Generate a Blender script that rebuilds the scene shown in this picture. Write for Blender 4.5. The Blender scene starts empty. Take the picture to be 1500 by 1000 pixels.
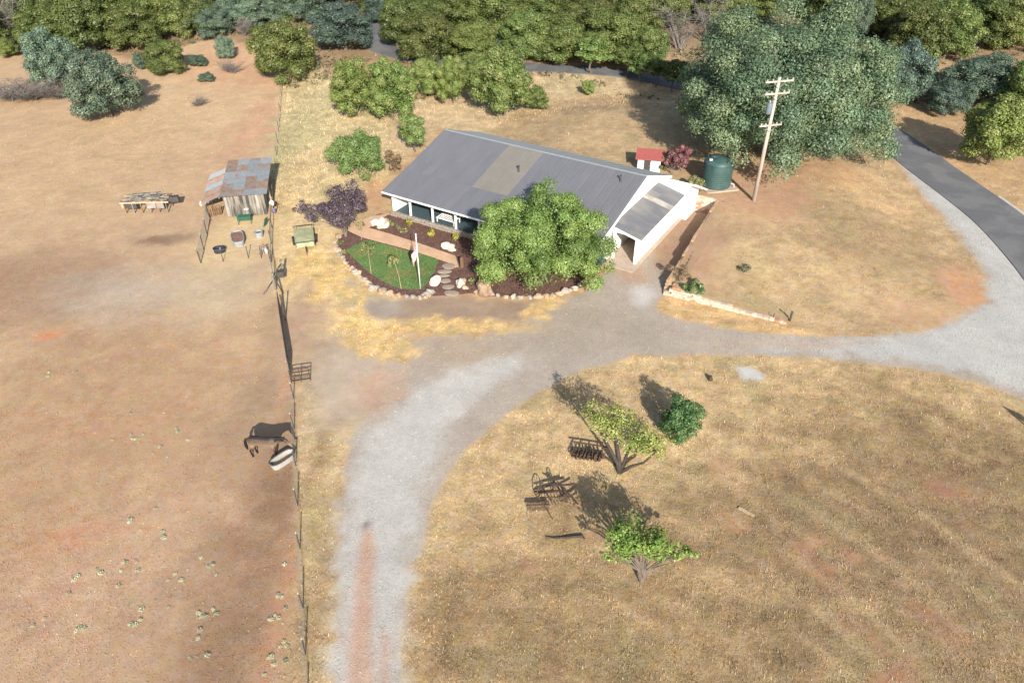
import bpy, bmesh, math, random
import numpy as np
from mathutils import Vector, Matrix

# ------------------------------------------------------------------ camera, sky, sun, exposure
SC = bpy.context.scene
COL = SC.collection
R = math.radians
CAM_H = 31.0
FPX = 1080.0                       # focal length in pixels of the 1500 px wide photograph
PITCH = math.atan(FPX / 1465.0)
cd = bpy.data.cameras.new('camera'); cam = bpy.data.objects.new('camera', cd); COL.objects.link(cam)
cam.location = (0, 0, CAM_H); cam.rotation_euler = (math.pi / 2 - PITCH, 0, 0)
cd.sensor_width = 36.0; cd.lens = 36.0 * FPX / 1500.0; cd.clip_end = 3000
SC.camera = cam
SUN_EL = R(28.0)
SUN_AZ = R(11.5)                   # shadows run this far to the west of straight ahead
world = bpy.data.worlds.new('World'); SC.world = world; world.use_nodes = True
wn = world.node_tree.nodes; wl = world.node_tree.links
bgn = wn['Background']; sky = wn.new('ShaderNodeTexSky'); sky.sky_type = 'NISHITA'; sky.sun_disc = False
sky.sun_elevation = SUN_EL; sky.sun_rotation = R(180) - SUN_AZ; sky.air_density = 1.0; sky.dust_density = 1.5
wl.new(sky.outputs[0], bgn.inputs[0]); bgn.inputs[1].default_value = 0.10
sd = bpy.data.lights.new('sun', 'SUN'); sd.energy = 4.9; sd.angle = R(0.6); sd.color = (1.0, 0.935, 0.84)
sun = bpy.data.objects.new('sun', sd); COL.objects.link(sun)
to_sun = Vector((math.sin(SUN_AZ) * math.cos(SUN_EL), -math.cos(SUN_AZ) * math.cos(SUN_EL), math.sin(SUN_EL)))
sun.rotation_euler = to_sun.to_track_quat('Z', 'Y').to_euler(); sun.location = to_sun * 200
SC.view_settings.view_transform = 'Standard'; SC.view_settings.look = 'None'
SC.view_settings.gamma = 1.0; SC.view_settings.use_curve_mapping = False
SC.view_settings.exposure = 0.80
SC.cycles.use_denoising = True
SC.cycles.max_bounces = 5; SC.cycles.diffuse_bounces = 3; SC.cycles.transparent_max_bounces = 4
KE = 1.42                          # how bright a level sunlit surface of albedo 1 renders (linear)

rng = np.random.default_rng(11)
random.seed(5)

# ------------------------------------------------------------------ measuring helpers
CP, SP = math.cos(PITCH), math.sin(PITCH)
def P(px, py, z=0.0):
    """world point at height z seen at photograph pixel (px, py)"""
    dx = (px - 750) / FPX; dy = (py - 500) / FPX
    d = (dx, CP - dy * SP, -SP - dy * CP); t = (z - CAM_H) / d[2]
    return Vector((d[0] * t, d[1] * t, z))
def depth(p): return p[1] * CP - (p[2] - CAM_H) * SP
def lin(r, g, b):
    f = lambda c: (c / 255 / 12.92) if c <= 10 else ((c / 255 + .055) / 1.055) ** 2.4
    return (f(r), f(g), f(b))
def alb(r, g, b):
    """albedo of a level sunlit surface that shows this sRGB colour"""
    return tuple(min(.85, c / KE) for c in lin(r, g, b))

def _hash(ix, iy, s):
    n = (ix.astype(np.int64) * 374761393 + iy.astype(np.int64) * 668265263 + s * 1442695041) & 0x7fffffff
    n = ((n ^ (n >> 13)) * 1274126177) & 0x7fffffff
    return ((n ^ (n >> 16)) & 0xffff) / 65535.0
def vnoise(x, y, s=0):
    x0 = np.floor(x); y0 = np.floor(y); fx = x - x0; fy = y - y0
    fx = fx * fx * (3 - 2 * fx); fy = fy * fy * (3 - 2 * fy)
    a = _hash(x0, y0, s); b = _hash(x0 + 1, y0, s); c_ = _hash(x0, y0 + 1, s); d = _hash(x0 + 1, y0 + 1, s)
    return (a + (b - a) * fx) * (1 - fy) + (c_ + (d - c_) * fx) * fy - .5
def fbm(x, y, s=0, o=4):
    r = 0; a = 1.0
    for i in range(o):
        r = r + a * vnoise(x * 2 ** i + 17.3 * i, y * 2 ** i - 9.1 * i, s + i); a *= .5
    return r
def sstep(a, b, x):
    t = np.clip((x - a) / (b - a), 0, 1); return t * t * (3 - 2 * t)
def poly_sd(x, y, poly):
    """signed distance to a polygon, negative inside"""
    d2 = np.full(x.shape, 1e18); ins = np.zeros(x.shape, bool); n = len(poly)
    for i in range(n):
        ax, ay = poly[i][0], poly[i][1]; bx, by = poly[(i + 1) % n][0], poly[(i + 1) % n][1]
        ex, ey = bx - ax, by - ay; L = ex * ex + ey * ey + 1e-12
        t = np.clip(((x - ax) * ex + (y - ay) * ey) / L, 0, 1)
        d2 = np.minimum(d2, (x - ax - t * ex) ** 2 + (y - ay - t * ey) ** 2)
        if ay != by:
            c_ = ((ay > y) != (by > y)) & (x < (bx - ax) * (y - ay) / (by - ay) + ax); ins ^= c_
    d = np.sqrt(d2); return np.where(ins, -d, d)
def line_d(x, y, pts):
    d2 = np.full(x.shape, 1e18)
    for i in range(len(pts) - 1):
        ax, ay = pts[i][0], pts[i][1]; ex, ey = pts[i + 1][0] - ax, pts[i + 1][1] - ay
        t = np.clip(((x - ax) * ex + (y - ay) * ey) / (ex * ex + ey * ey + 1e-12), 0, 1)
        d2 = np.minimum(d2, (x - ax - t * ex) ** 2 + (y - ay - t * ey) ** 2)
    return np.sqrt(d2)
def PX(*pts, z=0.0): return [P(a, b, z) for a, b in pts]
def smooth_line(pts, n=8):
    """Catmull-Rom through world points"""
    out = []; m = len(pts)
    for i in range(m - 1):
        p0 = pts[max(0, i - 1)]; p1 = pts[i]; p2 = pts[i + 1]; p3 = pts[min(m - 1, i + 2)]
        for k in range(n):
            t = k / n
            out.append(.5 * ((2 * p1) + (p2 - p0) * t + (2 * p0 - 5 * p1 + 4 * p2 - p3) * t * t + (3 * p1 - p0 - 3 * p2 + p3) * t ** 3))
    out.append(pts[-1].copy()); return out

# ------------------------------------------------------------------ terrain height: the cut beside the garage and the bank above it
W_BACK = [P(1003, 304.6), P(1048, 314)]
W_SIDE = [P(1048, 314), P(972, 430)]
W_FRONT = [P(972, 430), P(1152, 474)]
BANK_OUT = PX((1152, 474), (1200, 484), (1300, 488), (1400, 472), (1450, 440), (1436, 395), (1395, 335), (1340, 285), (1290, 235)) + \
           [Vector((40, 92, 0)), Vector((20, 98, 0)), Vector((2, 92, 0)), Vector((-4, 80, 0))]
BANK = [W_BACK[0], W_BACK[1], W_FRONT[0]] + BANK_OUT + [Vector((5.0, 72.2, 0)), Vector((13.8, 66.6, 0))]
def hgt(x, y):
    x = np.asarray(x, float); y = np.asarray(y, float)
    ins = poly_sd(x, y, BANK) < -.42
    do = line_d(x, y, BANK_OUT)
    h = np.where(ins, 1.35 * sstep(0, 11, do) * (.55 + .45 * sstep(45, 61, y)), 0.0)
    far = sstep(85, 150, y)
    return h + .05 * fbm(x / 7, y / 7, 3, 3) * np.where(ins, 1, .6) + far * (2.2 * vnoise(x / 45, y / 45, 8) + 1.0)
def h1(x, y): return float(hgt(np.array([x]), np.array([y]))[0])
def G(px, py):
    """point on the terrain at a photograph pixel"""
    z = 0.0
    for _ in range(8):
        p = P(px, py, z); z = .5 * z + .5 * h1(p.x, p.y)
    p = P(px, py, z); p.z = h1(p.x, p.y); return p

# ------------------------------------------------------------------ materials
MATS = {}
def newmat(name):
    m = bpy.data.materials.new(name); m.use_nodes = True; MATS[name] = m
    return m, m.node_tree.nodes, m.node_tree.links
def N(ns, t, **kw):
    n = ns.new(t)
    for k, v in kw.items():
        setattr(n, k, v)
    return n
def mat(name, col, rough=.8, var=.25, scale=4.0, bump=.15, metal=0.0, stretch=(1, 1, 1), spec=.3, col2=None, mix_scale=1.0, objvar=.0, thr=(.45, .6)):
    m, ns, ls = newmat(name); b = ns['Principled BSDF']
    b.inputs['Roughness'].default_value = rough; b.inputs['Metallic'].default_value = metal
    b.inputs['Specular IOR Level'].default_value = spec
    tc = N(ns, 'ShaderNodeTexCoord'); mp = N(ns, 'ShaderNodeMapping'); mp.inputs['Scale'].default_value = stretch
    ls.new(tc.outputs['Object'], mp.inputs[0])
    oi = N(ns, 'ShaderNodeObjectInfo')
    ad = N(ns, 'ShaderNodeVectorMath'); ad.operation = 'ADD'; ls.new(mp.outputs[0], ad.inputs[0])
    sc_ = N(ns, 'ShaderNodeVectorMath'); sc_.operation = 'SCALE'; sc_.inputs[3].default_value = 37.0
    cmb = N(ns, 'ShaderNodeCombineXYZ'); ls.new(oi.outputs['Random'], cmb.inputs[0]); ls.new(oi.outputs['Random'], cmb.inputs[1])
    ls.new(cmb.outputs[0], sc_.inputs[0]); ls.new(sc_.outputs[0], ad.inputs[1])
    nz = N(ns, 'ShaderNodeTexNoise'); nz.inputs['Scale'].default_value = scale; nz.inputs['Detail'].default_value = 6
    ls.new(ad.outputs[0], nz.inputs['Vector'])
    mr = N(ns, 'ShaderNodeMapRange'); mr.inputs[1].default_value = .25; mr.inputs[2].default_value = .75
    mr.inputs[3].default_value = 1 - var; mr.inputs[4].default_value = 1 + var; ls.new(nz.outputs[0], mr.inputs[0])
    base = None
    if col2 is not None:
        n2 = N(ns, 'ShaderNodeTexNoise'); n2.inputs['Scale'].default_value = mix_scale; n2.inputs['Detail'].default_value = 5
        ls.new(ad.outputs[0], n2.inputs['Vector'])
        m2 = N(ns, 'ShaderNodeMapRange'); m2.inputs[1].default_value = thr[0]; m2.inputs[2].default_value = thr[1]; ls.new(n2.outputs[0], m2.inputs[0])
        mx = N(ns, 'ShaderNodeMix'); mx.data_type = 'RGBA'; mx.inputs[6].default_value = (*col, 1); mx.inputs[7].default_value = (*col2, 1)
        ls.new(m2.outputs[0], mx.inputs[0]); base = mx.outputs[2]
    mu = N(ns, 'ShaderNodeMix'); mu.data_type = 'RGBA'; mu.blend_type = 'MULTIPLY'; mu.inputs[0].default_value = 1
    if base: ls.new(base, mu.inputs[6])
    else: mu.inputs[6].default_value = (*col, 1)
    fac = mr.outputs[0]
    if objvar:
        ov = N(ns, 'ShaderNodeMapRange'); ov.inputs[3].default_value = 1 - objvar; ov.inputs[4].default_value = 1 + objvar
        ls.new(oi.outputs['Random'], ov.inputs[0]); mm = N(ns, 'ShaderNodeMath'); mm.operation = 'MULTIPLY'
        ls.new(fac, mm.inputs[0]); ls.new(ov.outputs[0], mm.inputs[1]); fac = mm.outputs[0]
    ls.new(fac, mu.inputs[7]); ls.new(mu.outputs[2], b.inputs['Base Color'])
    if bump:
        bp = N(ns, 'ShaderNodeBump'); bp.inputs['Strength'].default_value = bump; bp.inputs['Distance'].default_value = .05
        ls.new(nz.outputs[0], bp.inputs['Height']); ls.new(bp.outputs[0], b.inputs['Normal'])
    return m
def leaf_mat(name, translucency=.3, hue=.03):
    """colour comes from the 'tint' attribute of the leaves, with a little shift from tree to tree"""
    m, ns, ls = newmat(name); ns.remove(ns['Principled BSDF'])
    at = N(ns, 'ShaderNodeAttribute'); at.attribute_name = 'tint'
    oi = N(ns, 'ShaderNodeObjectInfo')
    hs = N(ns, 'ShaderNodeHueSaturation')
    a = N(ns, 'ShaderNodeMapRange'); a.inputs[3].default_value = .5 - hue * .5; a.inputs[4].default_value = .5 + hue * .5; ls.new(oi.outputs['Random'], a.inputs[0])
    ls.new(a.outputs[0], hs.inputs['Hue'])
    wn_ = N(ns, 'ShaderNodeTexWhiteNoise'); wn_.noise_dimensions = '1D'; ls.new(oi.outputs['Random'], wn_.inputs['W'])
    v = N(ns, 'ShaderNodeMapRange'); v.inputs[3].default_value = .76; v.inputs[4].default_value = 1.3; ls.new(wn_.outputs[0], v.inputs[0])
    ls.new(v.outputs[0], hs.inputs['Value']); ls.new(at.outputs['Color'], hs.inputs['Color'])
    d = N(ns, 'ShaderNodeBsdfDiffuse'); t = N(ns, 'ShaderNodeBsdfTranslucent'); mx = N(ns, 'ShaderNodeMixShader'); mx.inputs[0].default_value = translucency
    ls.new(hs.outputs[0], d.inputs[0]); ls.new(hs.outputs[0], t.inputs[0]); ls.new(d.outputs[0], mx.inputs[1]); ls.new(t.outputs[0], mx.inputs[2])
    g = N(ns, 'ShaderNodeBsdfGlossy'); g.inputs['Roughness'].default_value = .45; g.inputs[0].default_value = (1, 1, 1, 1)
    m3 = N(ns, 'ShaderNodeMixShader'); m3.inputs[0].default_value = .025; ls.new(mx.outputs[0], m3.inputs[1]); ls.new(g.outputs[0], m3.inputs[2])
    ls.new(m3.outputs[0], ns['Material Output'].inputs[0]); return m
def ground_mat(name):
    m, ns, ls = newmat(name); b = ns['Principled BSDF']; b.inputs['Roughness'].default_value = .95; b.inputs['Specular IOR Level'].default_value = .1
    at = N(ns, 'ShaderNodeAttribute'); at.attribute_name = 'tint'
    ga = N(ns, 'ShaderNodeAttribute'); ga.attribute_name = 'turf'
    tc = N(ns, 'ShaderNodeTexCoord')
    wp = N(ns, 'ShaderNodeTexNoise'); wp.inputs['Scale'].default_value = .9; wp.inputs['Detail'].default_value = 3
    ls.new(tc.outputs['Object'], wp.inputs['Vector'])
    ws = N(ns, 'ShaderNodeVectorMath'); ws.operation = 'SCALE'; ws.inputs[3].default_value = 1.2; ls.new(wp.outputs['Color'], ws.inputs[0])
    wa = N(ns, 'ShaderNodeVectorMath'); wa.operation = 'ADD'; ls.new(tc.outputs['Object'], wa.inputs[0]); ls.new(ws.outputs[0], wa.inputs[1])
    def noise(sc, det, rough=.6, stretch=None, vec=None):
        n = N(ns, 'ShaderNodeTexNoise'); n.inputs['Scale'].default_value = sc; n.inputs['Detail'].default_value = det; n.inputs['Roughness'].default_value = rough
        v = vec or tc.outputs['Object']
        if stretch:
            mp = N(ns, 'ShaderNodeMapping'); mp.inputs['Scale'].default_value = stretch; mp.inputs['Rotation'].default_value = (0, 0, .5); ls.new(v, mp.inputs[0]); v = mp.outputs[0]
        ls.new(v, n.inputs['Vector']); return n.outputs[0]
    def rngm(src, lo, hi, a=.3, b_=.7):
        r = N(ns, 'ShaderNodeMapRange'); r.inputs[1].default_value = a; r.inputs[2].default_value = b_; r.inputs[3].default_value = lo; r.inputs[4].default_value = hi
        ls.new(src, r.inputs[0]); return r.outputs[0]
    def mul(a, b_):
        k = N(ns, 'ShaderNodeMath'); k.operation = 'MULTIPLY'; ls.new(a, k.inputs[0]); ls.new(b_, k.inputs[1]); return k.outputs[0]
    def lerp(f, a, b_):
        k = N(ns, 'ShaderNodeMix'); ls.new(f, k.inputs[0]); ls.new(a, k.inputs[2]); ls.new(b_, k.inputs[3]); return k.outputs[0]
    big = rngm(noise(.35, 5), .92, 1.08); med = rngm(noise(2.2, 6, .65, None, wa.outputs[0]), .92, 1.08)
    fine = rngm(noise(13, 9, .85), .80, 1.2)
    gfine = rngm(noise(6, 8, .8, (1, 2.2, 1), wa.outputs[0]), .68, 1.34); gmed = rngm(noise(1.6, 7, .7, (1, 1.8, 1), wa.outputs[0]), .78, 1.24)
    bare = mul(mul(big, med), fine); turf = mul(mul(big, gmed), gfine)
    # gritty specks: pebbles, straw bits, dung crumbs
    vo = N(ns, 'ShaderNodeTexVoronoi'); vo.inputs['Scale'].default_value = 3.2; ls.new(wa.outputs[0], vo.inputs['Vector'])
    sp = N(ns, 'ShaderNodeMapRange'); sp.inputs[1].default_value = .05; sp.inputs[2].default_value = .14; sp.inputs[3].default_value = 1; sp.inputs[4].default_value = 0; ls.new(vo.outputs['Distance'], sp.inputs[0])
    sx = N(ns, 'ShaderNodeSeparateColor'); ls.new(vo.outputs['Color'], sx.inputs[0])
    spv = rngm(sx.outputs[0], .6, 1.5, 0, 1)
    on = N(ns, 'ShaderNodeMath'); on.operation = 'GREATER_THAN'; on.inputs[1].default_value = .6; ls.new(sx.outputs[1], on.inputs[0])
    spm = mul(sp.outputs[0], on.outputs[0]); one = N(ns, 'ShaderNodeValue'); one.outputs[0].default_value = 1.0
    speck = lerp(spm, one.outputs[0], spv)
    val = mul(lerp(ga.outputs['Fac'], bare, turf), speck)
    mu = N(ns, 'ShaderNodeMix'); mu.data_type = 'RGBA'; mu.blend_type = 'MULTIPLY'; mu.inputs[0].default_value = 1
    ls.new(at.outputs['Color'], mu.inputs[6]); ls.new(val, mu.inputs[7])
    # warm/cool drift
    hs = N(ns, 'ShaderNodeHueSaturation'); ls.new(rngm(noise(.8, 4), .485, .512), hs.inputs['Hue']); ls.new(rngm(noise(1.7, 4), .85, 1.15), hs.inputs['Saturation'])
    ls.new(mu.outputs[2], hs.inputs['Color']); ls.new(hs.outputs[0], b.inputs['Base Color'])
    bp = N(ns, 'ShaderNodeBump'); bp.inputs['Distance'].default_value = .10; bp.inputs['Strength'].default_value = .32
    ls.new(lerp(ga.outputs['Fac'], mul(med, fine), turf), bp.inputs['Height']); ls.new(bp.outputs[0], b.inputs['Normal'])
    return m

ground_mat('ground'); leaf_mat('leaf'); leaf_mat('blade', .15, 0)
mat('asphalt', (.115, .115, .12), .9, .14, 9, .2, col2=(.15, .15, .15), mix_scale=.35)
mat('edge_gravel', alb(205, 200, 190), .95, .25, 12, .4)
mat('white_paint', (.78, .77, .74), .6, .05, 2, .03)
mat('trim_white', (.8, .79, .77), .5, .04, 3, 0)
mat('roof_metal', alb(125, 126, 131), .5, .07, 1.2, .03, metal=.0, spec=.4, stretch=(1, .25, 1), objvar=.035)
mat('roof_tan', alb(142, 138, 130), .55, .07, 1.2, .03, spec=.35, objvar=.03)
mat('roof_pale', alb(150, 156, 160), .5, .08, 1.5, .03, spec=.4)
mat('leanto_roof', alb(124, 126, 132), .5, .10, .9, .03, spec=.4, col2=alb(140, 139, 138), mix_scale=.5, objvar=.04)
mat('roof_streak', alb(160, 154, 146), .6, .12, 1.5, .03, col2=alb(196, 190, 184), mix_scale=.8)
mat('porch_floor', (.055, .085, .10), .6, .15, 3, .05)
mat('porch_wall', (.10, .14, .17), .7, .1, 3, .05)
mat('glass', (.02, .025, .03), .08, .0, 1, 0, spec=.6)
mat('stone_skirt', alb(160, 150, 138), .9, .35, 5, .5)
mat('block', alb(226, 205, 186), .9, .16, 3, .3, col2=alb(196, 140, 112), mix_scale=.8, objvar=.16, thr=(.5, .62))
mat('soil', alb(196, 166, 124), .95, .2, 5, .4)
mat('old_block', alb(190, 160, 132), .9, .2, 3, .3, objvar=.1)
mat('bark', (.13, .105, .085), .95, .35, 6, .5, stretch=(1, 1, .3))
mat('dark_bark', (.05, .042, .036), .95, .35, 6, .5, stretch=(1, 1, .3))
mat('grey_twig', (.16, .145, .135), .95, .3, 3, .2)
mat('pole_wood', (.42, .37, .32), .9, .2, 5, .2, stretch=(1, 1, .15), col2=(.34, .29, .25), mix_scale=1.5)
mat('grey_wood', alb(152, 146, 136), .95, .4, 5, .4, stretch=(1, 1, .2), col2=alb(88, 84, 80), mix_scale=2.2, objvar=.22)
mat('brown_wood', alb(140, 110, 84), .95, .3, 5, .4, stretch=(1, 1, .2), objvar=.2)
mat('rust_sheet', alb(162, 132, 114), .8, .25, 3, .15, col2=alb(158, 150, 144), mix_scale=1.0, objvar=.12)
mat('zinc_sheet', alb(158, 163, 165), .55, .15, 3, .1, metal=.0, spec=.5, col2=alb(166, 128, 104), mix_scale=.9, objvar=.1, thr=(.55, .68))
mat('rust_inside', alb(142, 112, 96), .9, .3, 4, .2)
mat('rust', (.085, .052, .036), .85, .45, 9, .4, col2=(.05, .04, .036), mix_scale=4, objvar=.2)
mat('steel', (.30, .30, .29), .55, .2, 6, .1, metal=.3)
mat('dark_steel', (.06, .055, .05), .6, .3, 8, .1)
mat('zinc', (.26, .28, .29), .55, .15, 6, .08)
mat('tank_green', (.032, .072, .068), .5, .12, 1.5, .03, col2=(.045, .085, .08), mix_scale=1.2)
mat('concrete', alb(196, 178, 160), .95, .15, 3, .2)
mat('path', alb(226, 188, 154), .95, .12, 4, .08, col2=alb(216, 178, 142), mix_scale=1)
mat('mulch', alb(132, 102, 92), .98, .35, 14, .5, col2=alb(112, 86, 78), mix_scale=2)
mat('lawn', alb(106, 136, 80), .95, .25, 7, .6, col2=alb(128, 130, 80), mix_scale=.7, thr=(.52, .7))
mat('white_rock', alb(238, 226, 210), .9, .15, 3, .5, col2=alb(205, 185, 165), mix_scale=1.5)
mat('tan_rock', alb(200, 176, 150), .9, .2, 4, .5, col2=alb(180, 148, 120), mix_scale=1.5, objvar=.25)
mat('grey_rock', alb(176, 168, 158), .9, .2, 4, .5, objvar=.2)
mat('flagstone', alb(172, 156, 140), .9, .15, 4, .3, objvar=.12)
mat('red_roof', alb(186, 104, 96), .6, .15, 3, .1)
mat('olive_paint', alb(186, 190, 150), .8, .15, 3, .2, col2=alb(164, 166, 128), mix_scale=1.5)
mat('green_paint', (.035, .12, .075), .6, .2, 5, .1)
mat('rubber', (.02, .02, .022), .8, .2, 8, .1)
mat('tub_black', (.03, .033, .045), .6, .2, 6, .1)
mat('tub_white', (.33, .325, .31), .6, .1, 4, .05)
mat('feed', alb(196, 172, 140), .95, .2, 8, .3)
mat('water_dark', (.03, .035, .03), .15, .1, 2, .02, spec=.5)
mat('sack_white', (.5, .48, .46), .8, .1, 6, .2)
mat('sack_purple', (.13, .11, .2), .8, .1, 6, .2)
mat('flag_red', (.5, .05, .06), .8, .1, 6, 0); mat('flag_white', (.75, .73, .72), .8, .05, 6, 0); mat('flag_blue', (.05, .06, .18), .8, .1, 6, 0)
mat('flagpole', (.7, .7, .68), .4, .05, 3, 0, spec=.5)
mat('plastic_blue', (.12, .16, .2), .5, .1, 3, 0)
mat('hair_black', (.012, .011, .011), .6, .2, 8, .1)
mat('yellow_wood', alb(196, 174, 142), .95, .2, 5, .2)

def coat_mat():
    m, ns, ls = newmat('coat'); b = ns['Principled BSDF']; b.inputs['Roughness'].default_value = .55; b.inputs['Specular IOR Level'].default_value = .25
    tc = N(ns, 'ShaderNodeTexCoord'); sx = N(ns, 'ShaderNodeSeparateXYZ'); ls.new(tc.outputs['Object'], sx.inputs[0])
    cr = N(ns, 'ShaderNodeValToRGB'); e = cr.color_ramp.elements
    e[0].position = .34; e[0].color = (.012, .010, .010, 1); e[1].position = .62; e[1].color = (.20, .14, .095, 1)
    k = e.new(.80); k.color = (.085, .058, .042, 1); k = e.new(.92); k.color = (.028, .022, .02, 1)
    mr = N(ns, 'ShaderNodeMapRange'); mr.inputs[1].default_value = 0; mr.inputs[2].default_value = 1.6; ls.new(sx.outputs[2], mr.inputs[0]); ls.new(mr.outputs[0], cr.inputs[0])
    nz = N(ns, 'ShaderNodeTexNoise'); nz.inputs['Scale'].default_value = 5; ls.new(tc.outputs['Object'], nz.inputs[0])
    r2 = N(ns, 'ShaderNodeMapRange'); r2.inputs[3].default_value = .75; r2.inputs[4].default_value = 1.25; ls.new(nz.outputs[0], r2.inputs[0])
    mu = N(ns, 'ShaderNodeMix'); mu.data_type = 'RGBA'; mu.blend_type = 'MULTIPLY'; mu.inputs[0].default_value = 1
    ls.new(cr.outputs[0], mu.inputs[6]); ls.new(r2.outputs[0], mu.inputs[7]); ls.new(mu.outputs[2], b.inputs['Base Color'])
coat_mat()

# ------------------------------------------------------------------ mesh helpers
def tag(o, label, cat=None, group=None, kind=None):
    if label: o['label'] = label
    if cat: o['category'] = cat
    if group: o['group'] = group
    if kind: o['kind'] = kind
    return o
def empty(name, loc, rz=0.0, label=None, cat=None, group=None):
    o = bpy.data.objects.new(name, None); COL.objects.link(o); o.location = loc; o.rotation_euler = (0, 0, rz)
    o.empty_display_size = .2
    return tag(o, label, cat, group)
class MB:
    def __init__(s): s.v = []; s.f = []
    def add(s, vs, fs):
        n = len(s.v); s.v += [tuple(v) for v in vs]; s.f += [tuple(i + n for i in f) for f in fs]; return s
    def box(s, c, d, rz=0.0, M=None):
        x, y, z = d[0] / 2, d[1] / 2, d[2] / 2
        vs = [Vector(v) for v in ((-x, -y, -z), (x, -y, -z), (x, y, -z), (-x, y, -z), (-x, -y, z), (x, -y, z), (x, y, z), (-x, y, z))]
        m = M or Matrix.Rotation(rz, 3, 'Z')
        return s.add([m @ v + Vector(c) for v in vs], [(0, 3, 2, 1), (4, 5, 6, 7), (0, 1, 5, 4), (1, 2, 6, 5), (2, 3, 7, 6), (3, 0, 4, 7)])
    def bar(s, a, b, w, h=None):
        a = Vector(a); b = Vector(b); d = b - a; q = d.to_track_quat('X', 'Z').to_matrix()
        return s.box((a + b) / 2, (d.length, w, h or w), M=q)
    def tube(s, pts, rs, n=6, cap=True):
        pts = [Vector(p) for p in pts]; k = len(pts)
        if not hasattr(rs, '__len__'): rs = [rs] * k
        vs = []; up = Vector((0, 0, 1))
        d0 = (pts[1] - pts[0]).normalized(); u = d0.orthogonal().normalized()
        for i, p in enumerate(pts):
            d = (pts[min(i + 1, k - 1)] - pts[max(i - 1, 0)]).normalized()
            u = (u - d * u.dot(d)); u = u.normalized() if u.length > 1e-6 else d.orthogonal().normalized(); w = d.cross(u)
            for j in range(n):
                a = 2 * math.pi * j / n; vs.append(p + (u * math.cos(a) + w * math.sin(a)) * rs[i])
        fs = [(i * n + j, i * n + (j + 1) % n, (i + 1) * n + (j + 1) % n, (i + 1) * n + j) for i in range(k - 1) for j in range(n)]
        if cap: fs += [tuple(range(n))[::-1], tuple((k - 1) * n + j for j in range(n))]
        return s.add(vs, fs)
    def lathe(s, prof, n=16, c=(0, 0, 0), sx=1, sy=1, cap=True):
        vs = []; k = len(prof)
        for r, z in prof:
            for j in range(n):
                a = 2 * math.pi * j / n; vs.append((c[0] + r * sx * math.cos(a), c[1] + r * sy * math.sin(a), c[2] + z))
        fs = [(i * n + j, i * n + (j + 1) % n, (i + 1) * n + (j + 1) % n, (i + 1) * n + j) for i in range(k - 1) for j in range(n)]
        if cap: fs += [tuple(range(n))[::-1], tuple((k - 1) * n + j for j in range(n))]
        return s.add(vs, fs)
    def slab(s, poly, z0, z1):
        n = len(poly); vs = [(p[0], p[1], z0) for p in poly] + [(p[0], p[1], z1) for p in poly]
        return s.add(vs, [tuple(range(n))[::-1], tuple(range(n, 2 * n))] + [(i, (i + 1) % n, n + (i + 1) % n, n + i) for i in range(n)])
    def extr(s, poly, off):
        """closed 3-D polygon pushed along a vector"""
        n = len(poly); off = Vector(off); vs = [Vector(p) for p in poly] + [Vector(p) + off for p in poly]
        return s.add(vs, [tuple(range(n))[::-1], tuple(range(n, 2 * n))] + [(i, (i + 1) % n, n + (i + 1) % n, n + i) for i in range(n)])
    def mesh(s, name, smooth=False):
        me = bpy.data.meshes.new(name); me.from_pydata(s.v, [], s.f); me.validate()
        bm = bmesh.new(); bm.from_mesh(me); bmesh.ops.recalc_face_normals(bm, faces=bm.faces); bm.to_mesh(me); bm.free()
        if smooth: me.polygons.foreach_set('use_smooth', [True] * len(me.polygons))
        return me
    def build(s, name, m, parent=None, smooth=False, bevel=0.0):
        me = s.mesh(name, smooth); o = bpy.data.objects.new(name, me); COL.objects.link(o)
        me.materials.append(MATS[m])
        if parent: o.parent = parent
        if bevel:
            b = o.modifiers.new('bevel', 'BEVEL'); b.width = bevel; b.segments = 1; b.limit_method = 'ANGLE'
        return o
def link(name, me, parent=None, loc=(0, 0, 0), rot=(0, 0, 0), scale=(1, 1, 1)):
    o = bpy.data.objects.new(name, me); COL.objects.link(o); o.location = loc; o.rotation_euler = rot; o.scale = scale
    if parent: o.parent = parent
    return o
def fast_mesh(name, verts, nper, cols, m, smooth=False):
    """verts (N*nper,3) of separate polygons with nper corners; cols (N*nper,3)"""
    n = len(verts) // nper; me = bpy.data.meshes.new(name)
    me.vertices.add(len(verts)); me.vertices.foreach_set('co', np.ascontiguousarray(verts, np.float32).ravel())
    me.loops.add(len(verts)); me.loops.foreach_set('vertex_index', np.arange(len(verts), dtype=np.int32))
    me.polygons.add(n); me.polygons.foreach_set('loop_start', np.arange(0, n * nper, nper, dtype=np.int32))
    a = me.color_attributes.new('tint', 'FLOAT_COLOR', 'POINT')
    a.data.foreach_set('color', np.c_[cols, np.ones(len(cols))].astype(np.float32).ravel())
    me.update(); me.validate(); me.materials.append(MATS[m]); return me
def copy_tree(o, parent=None):
    c_ = o.copy(); COL.objects.link(c_); c_.parent = parent
    for ch in list(o.children): copy_tree(ch, c_)
    return c_
def rand_dirs(r, n, up=0.0):
    d = r.normal(0, 1, (n, 3)); d[:, 2] += up; return d / np.linalg.norm(d, axis=1)[:, None]
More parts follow.
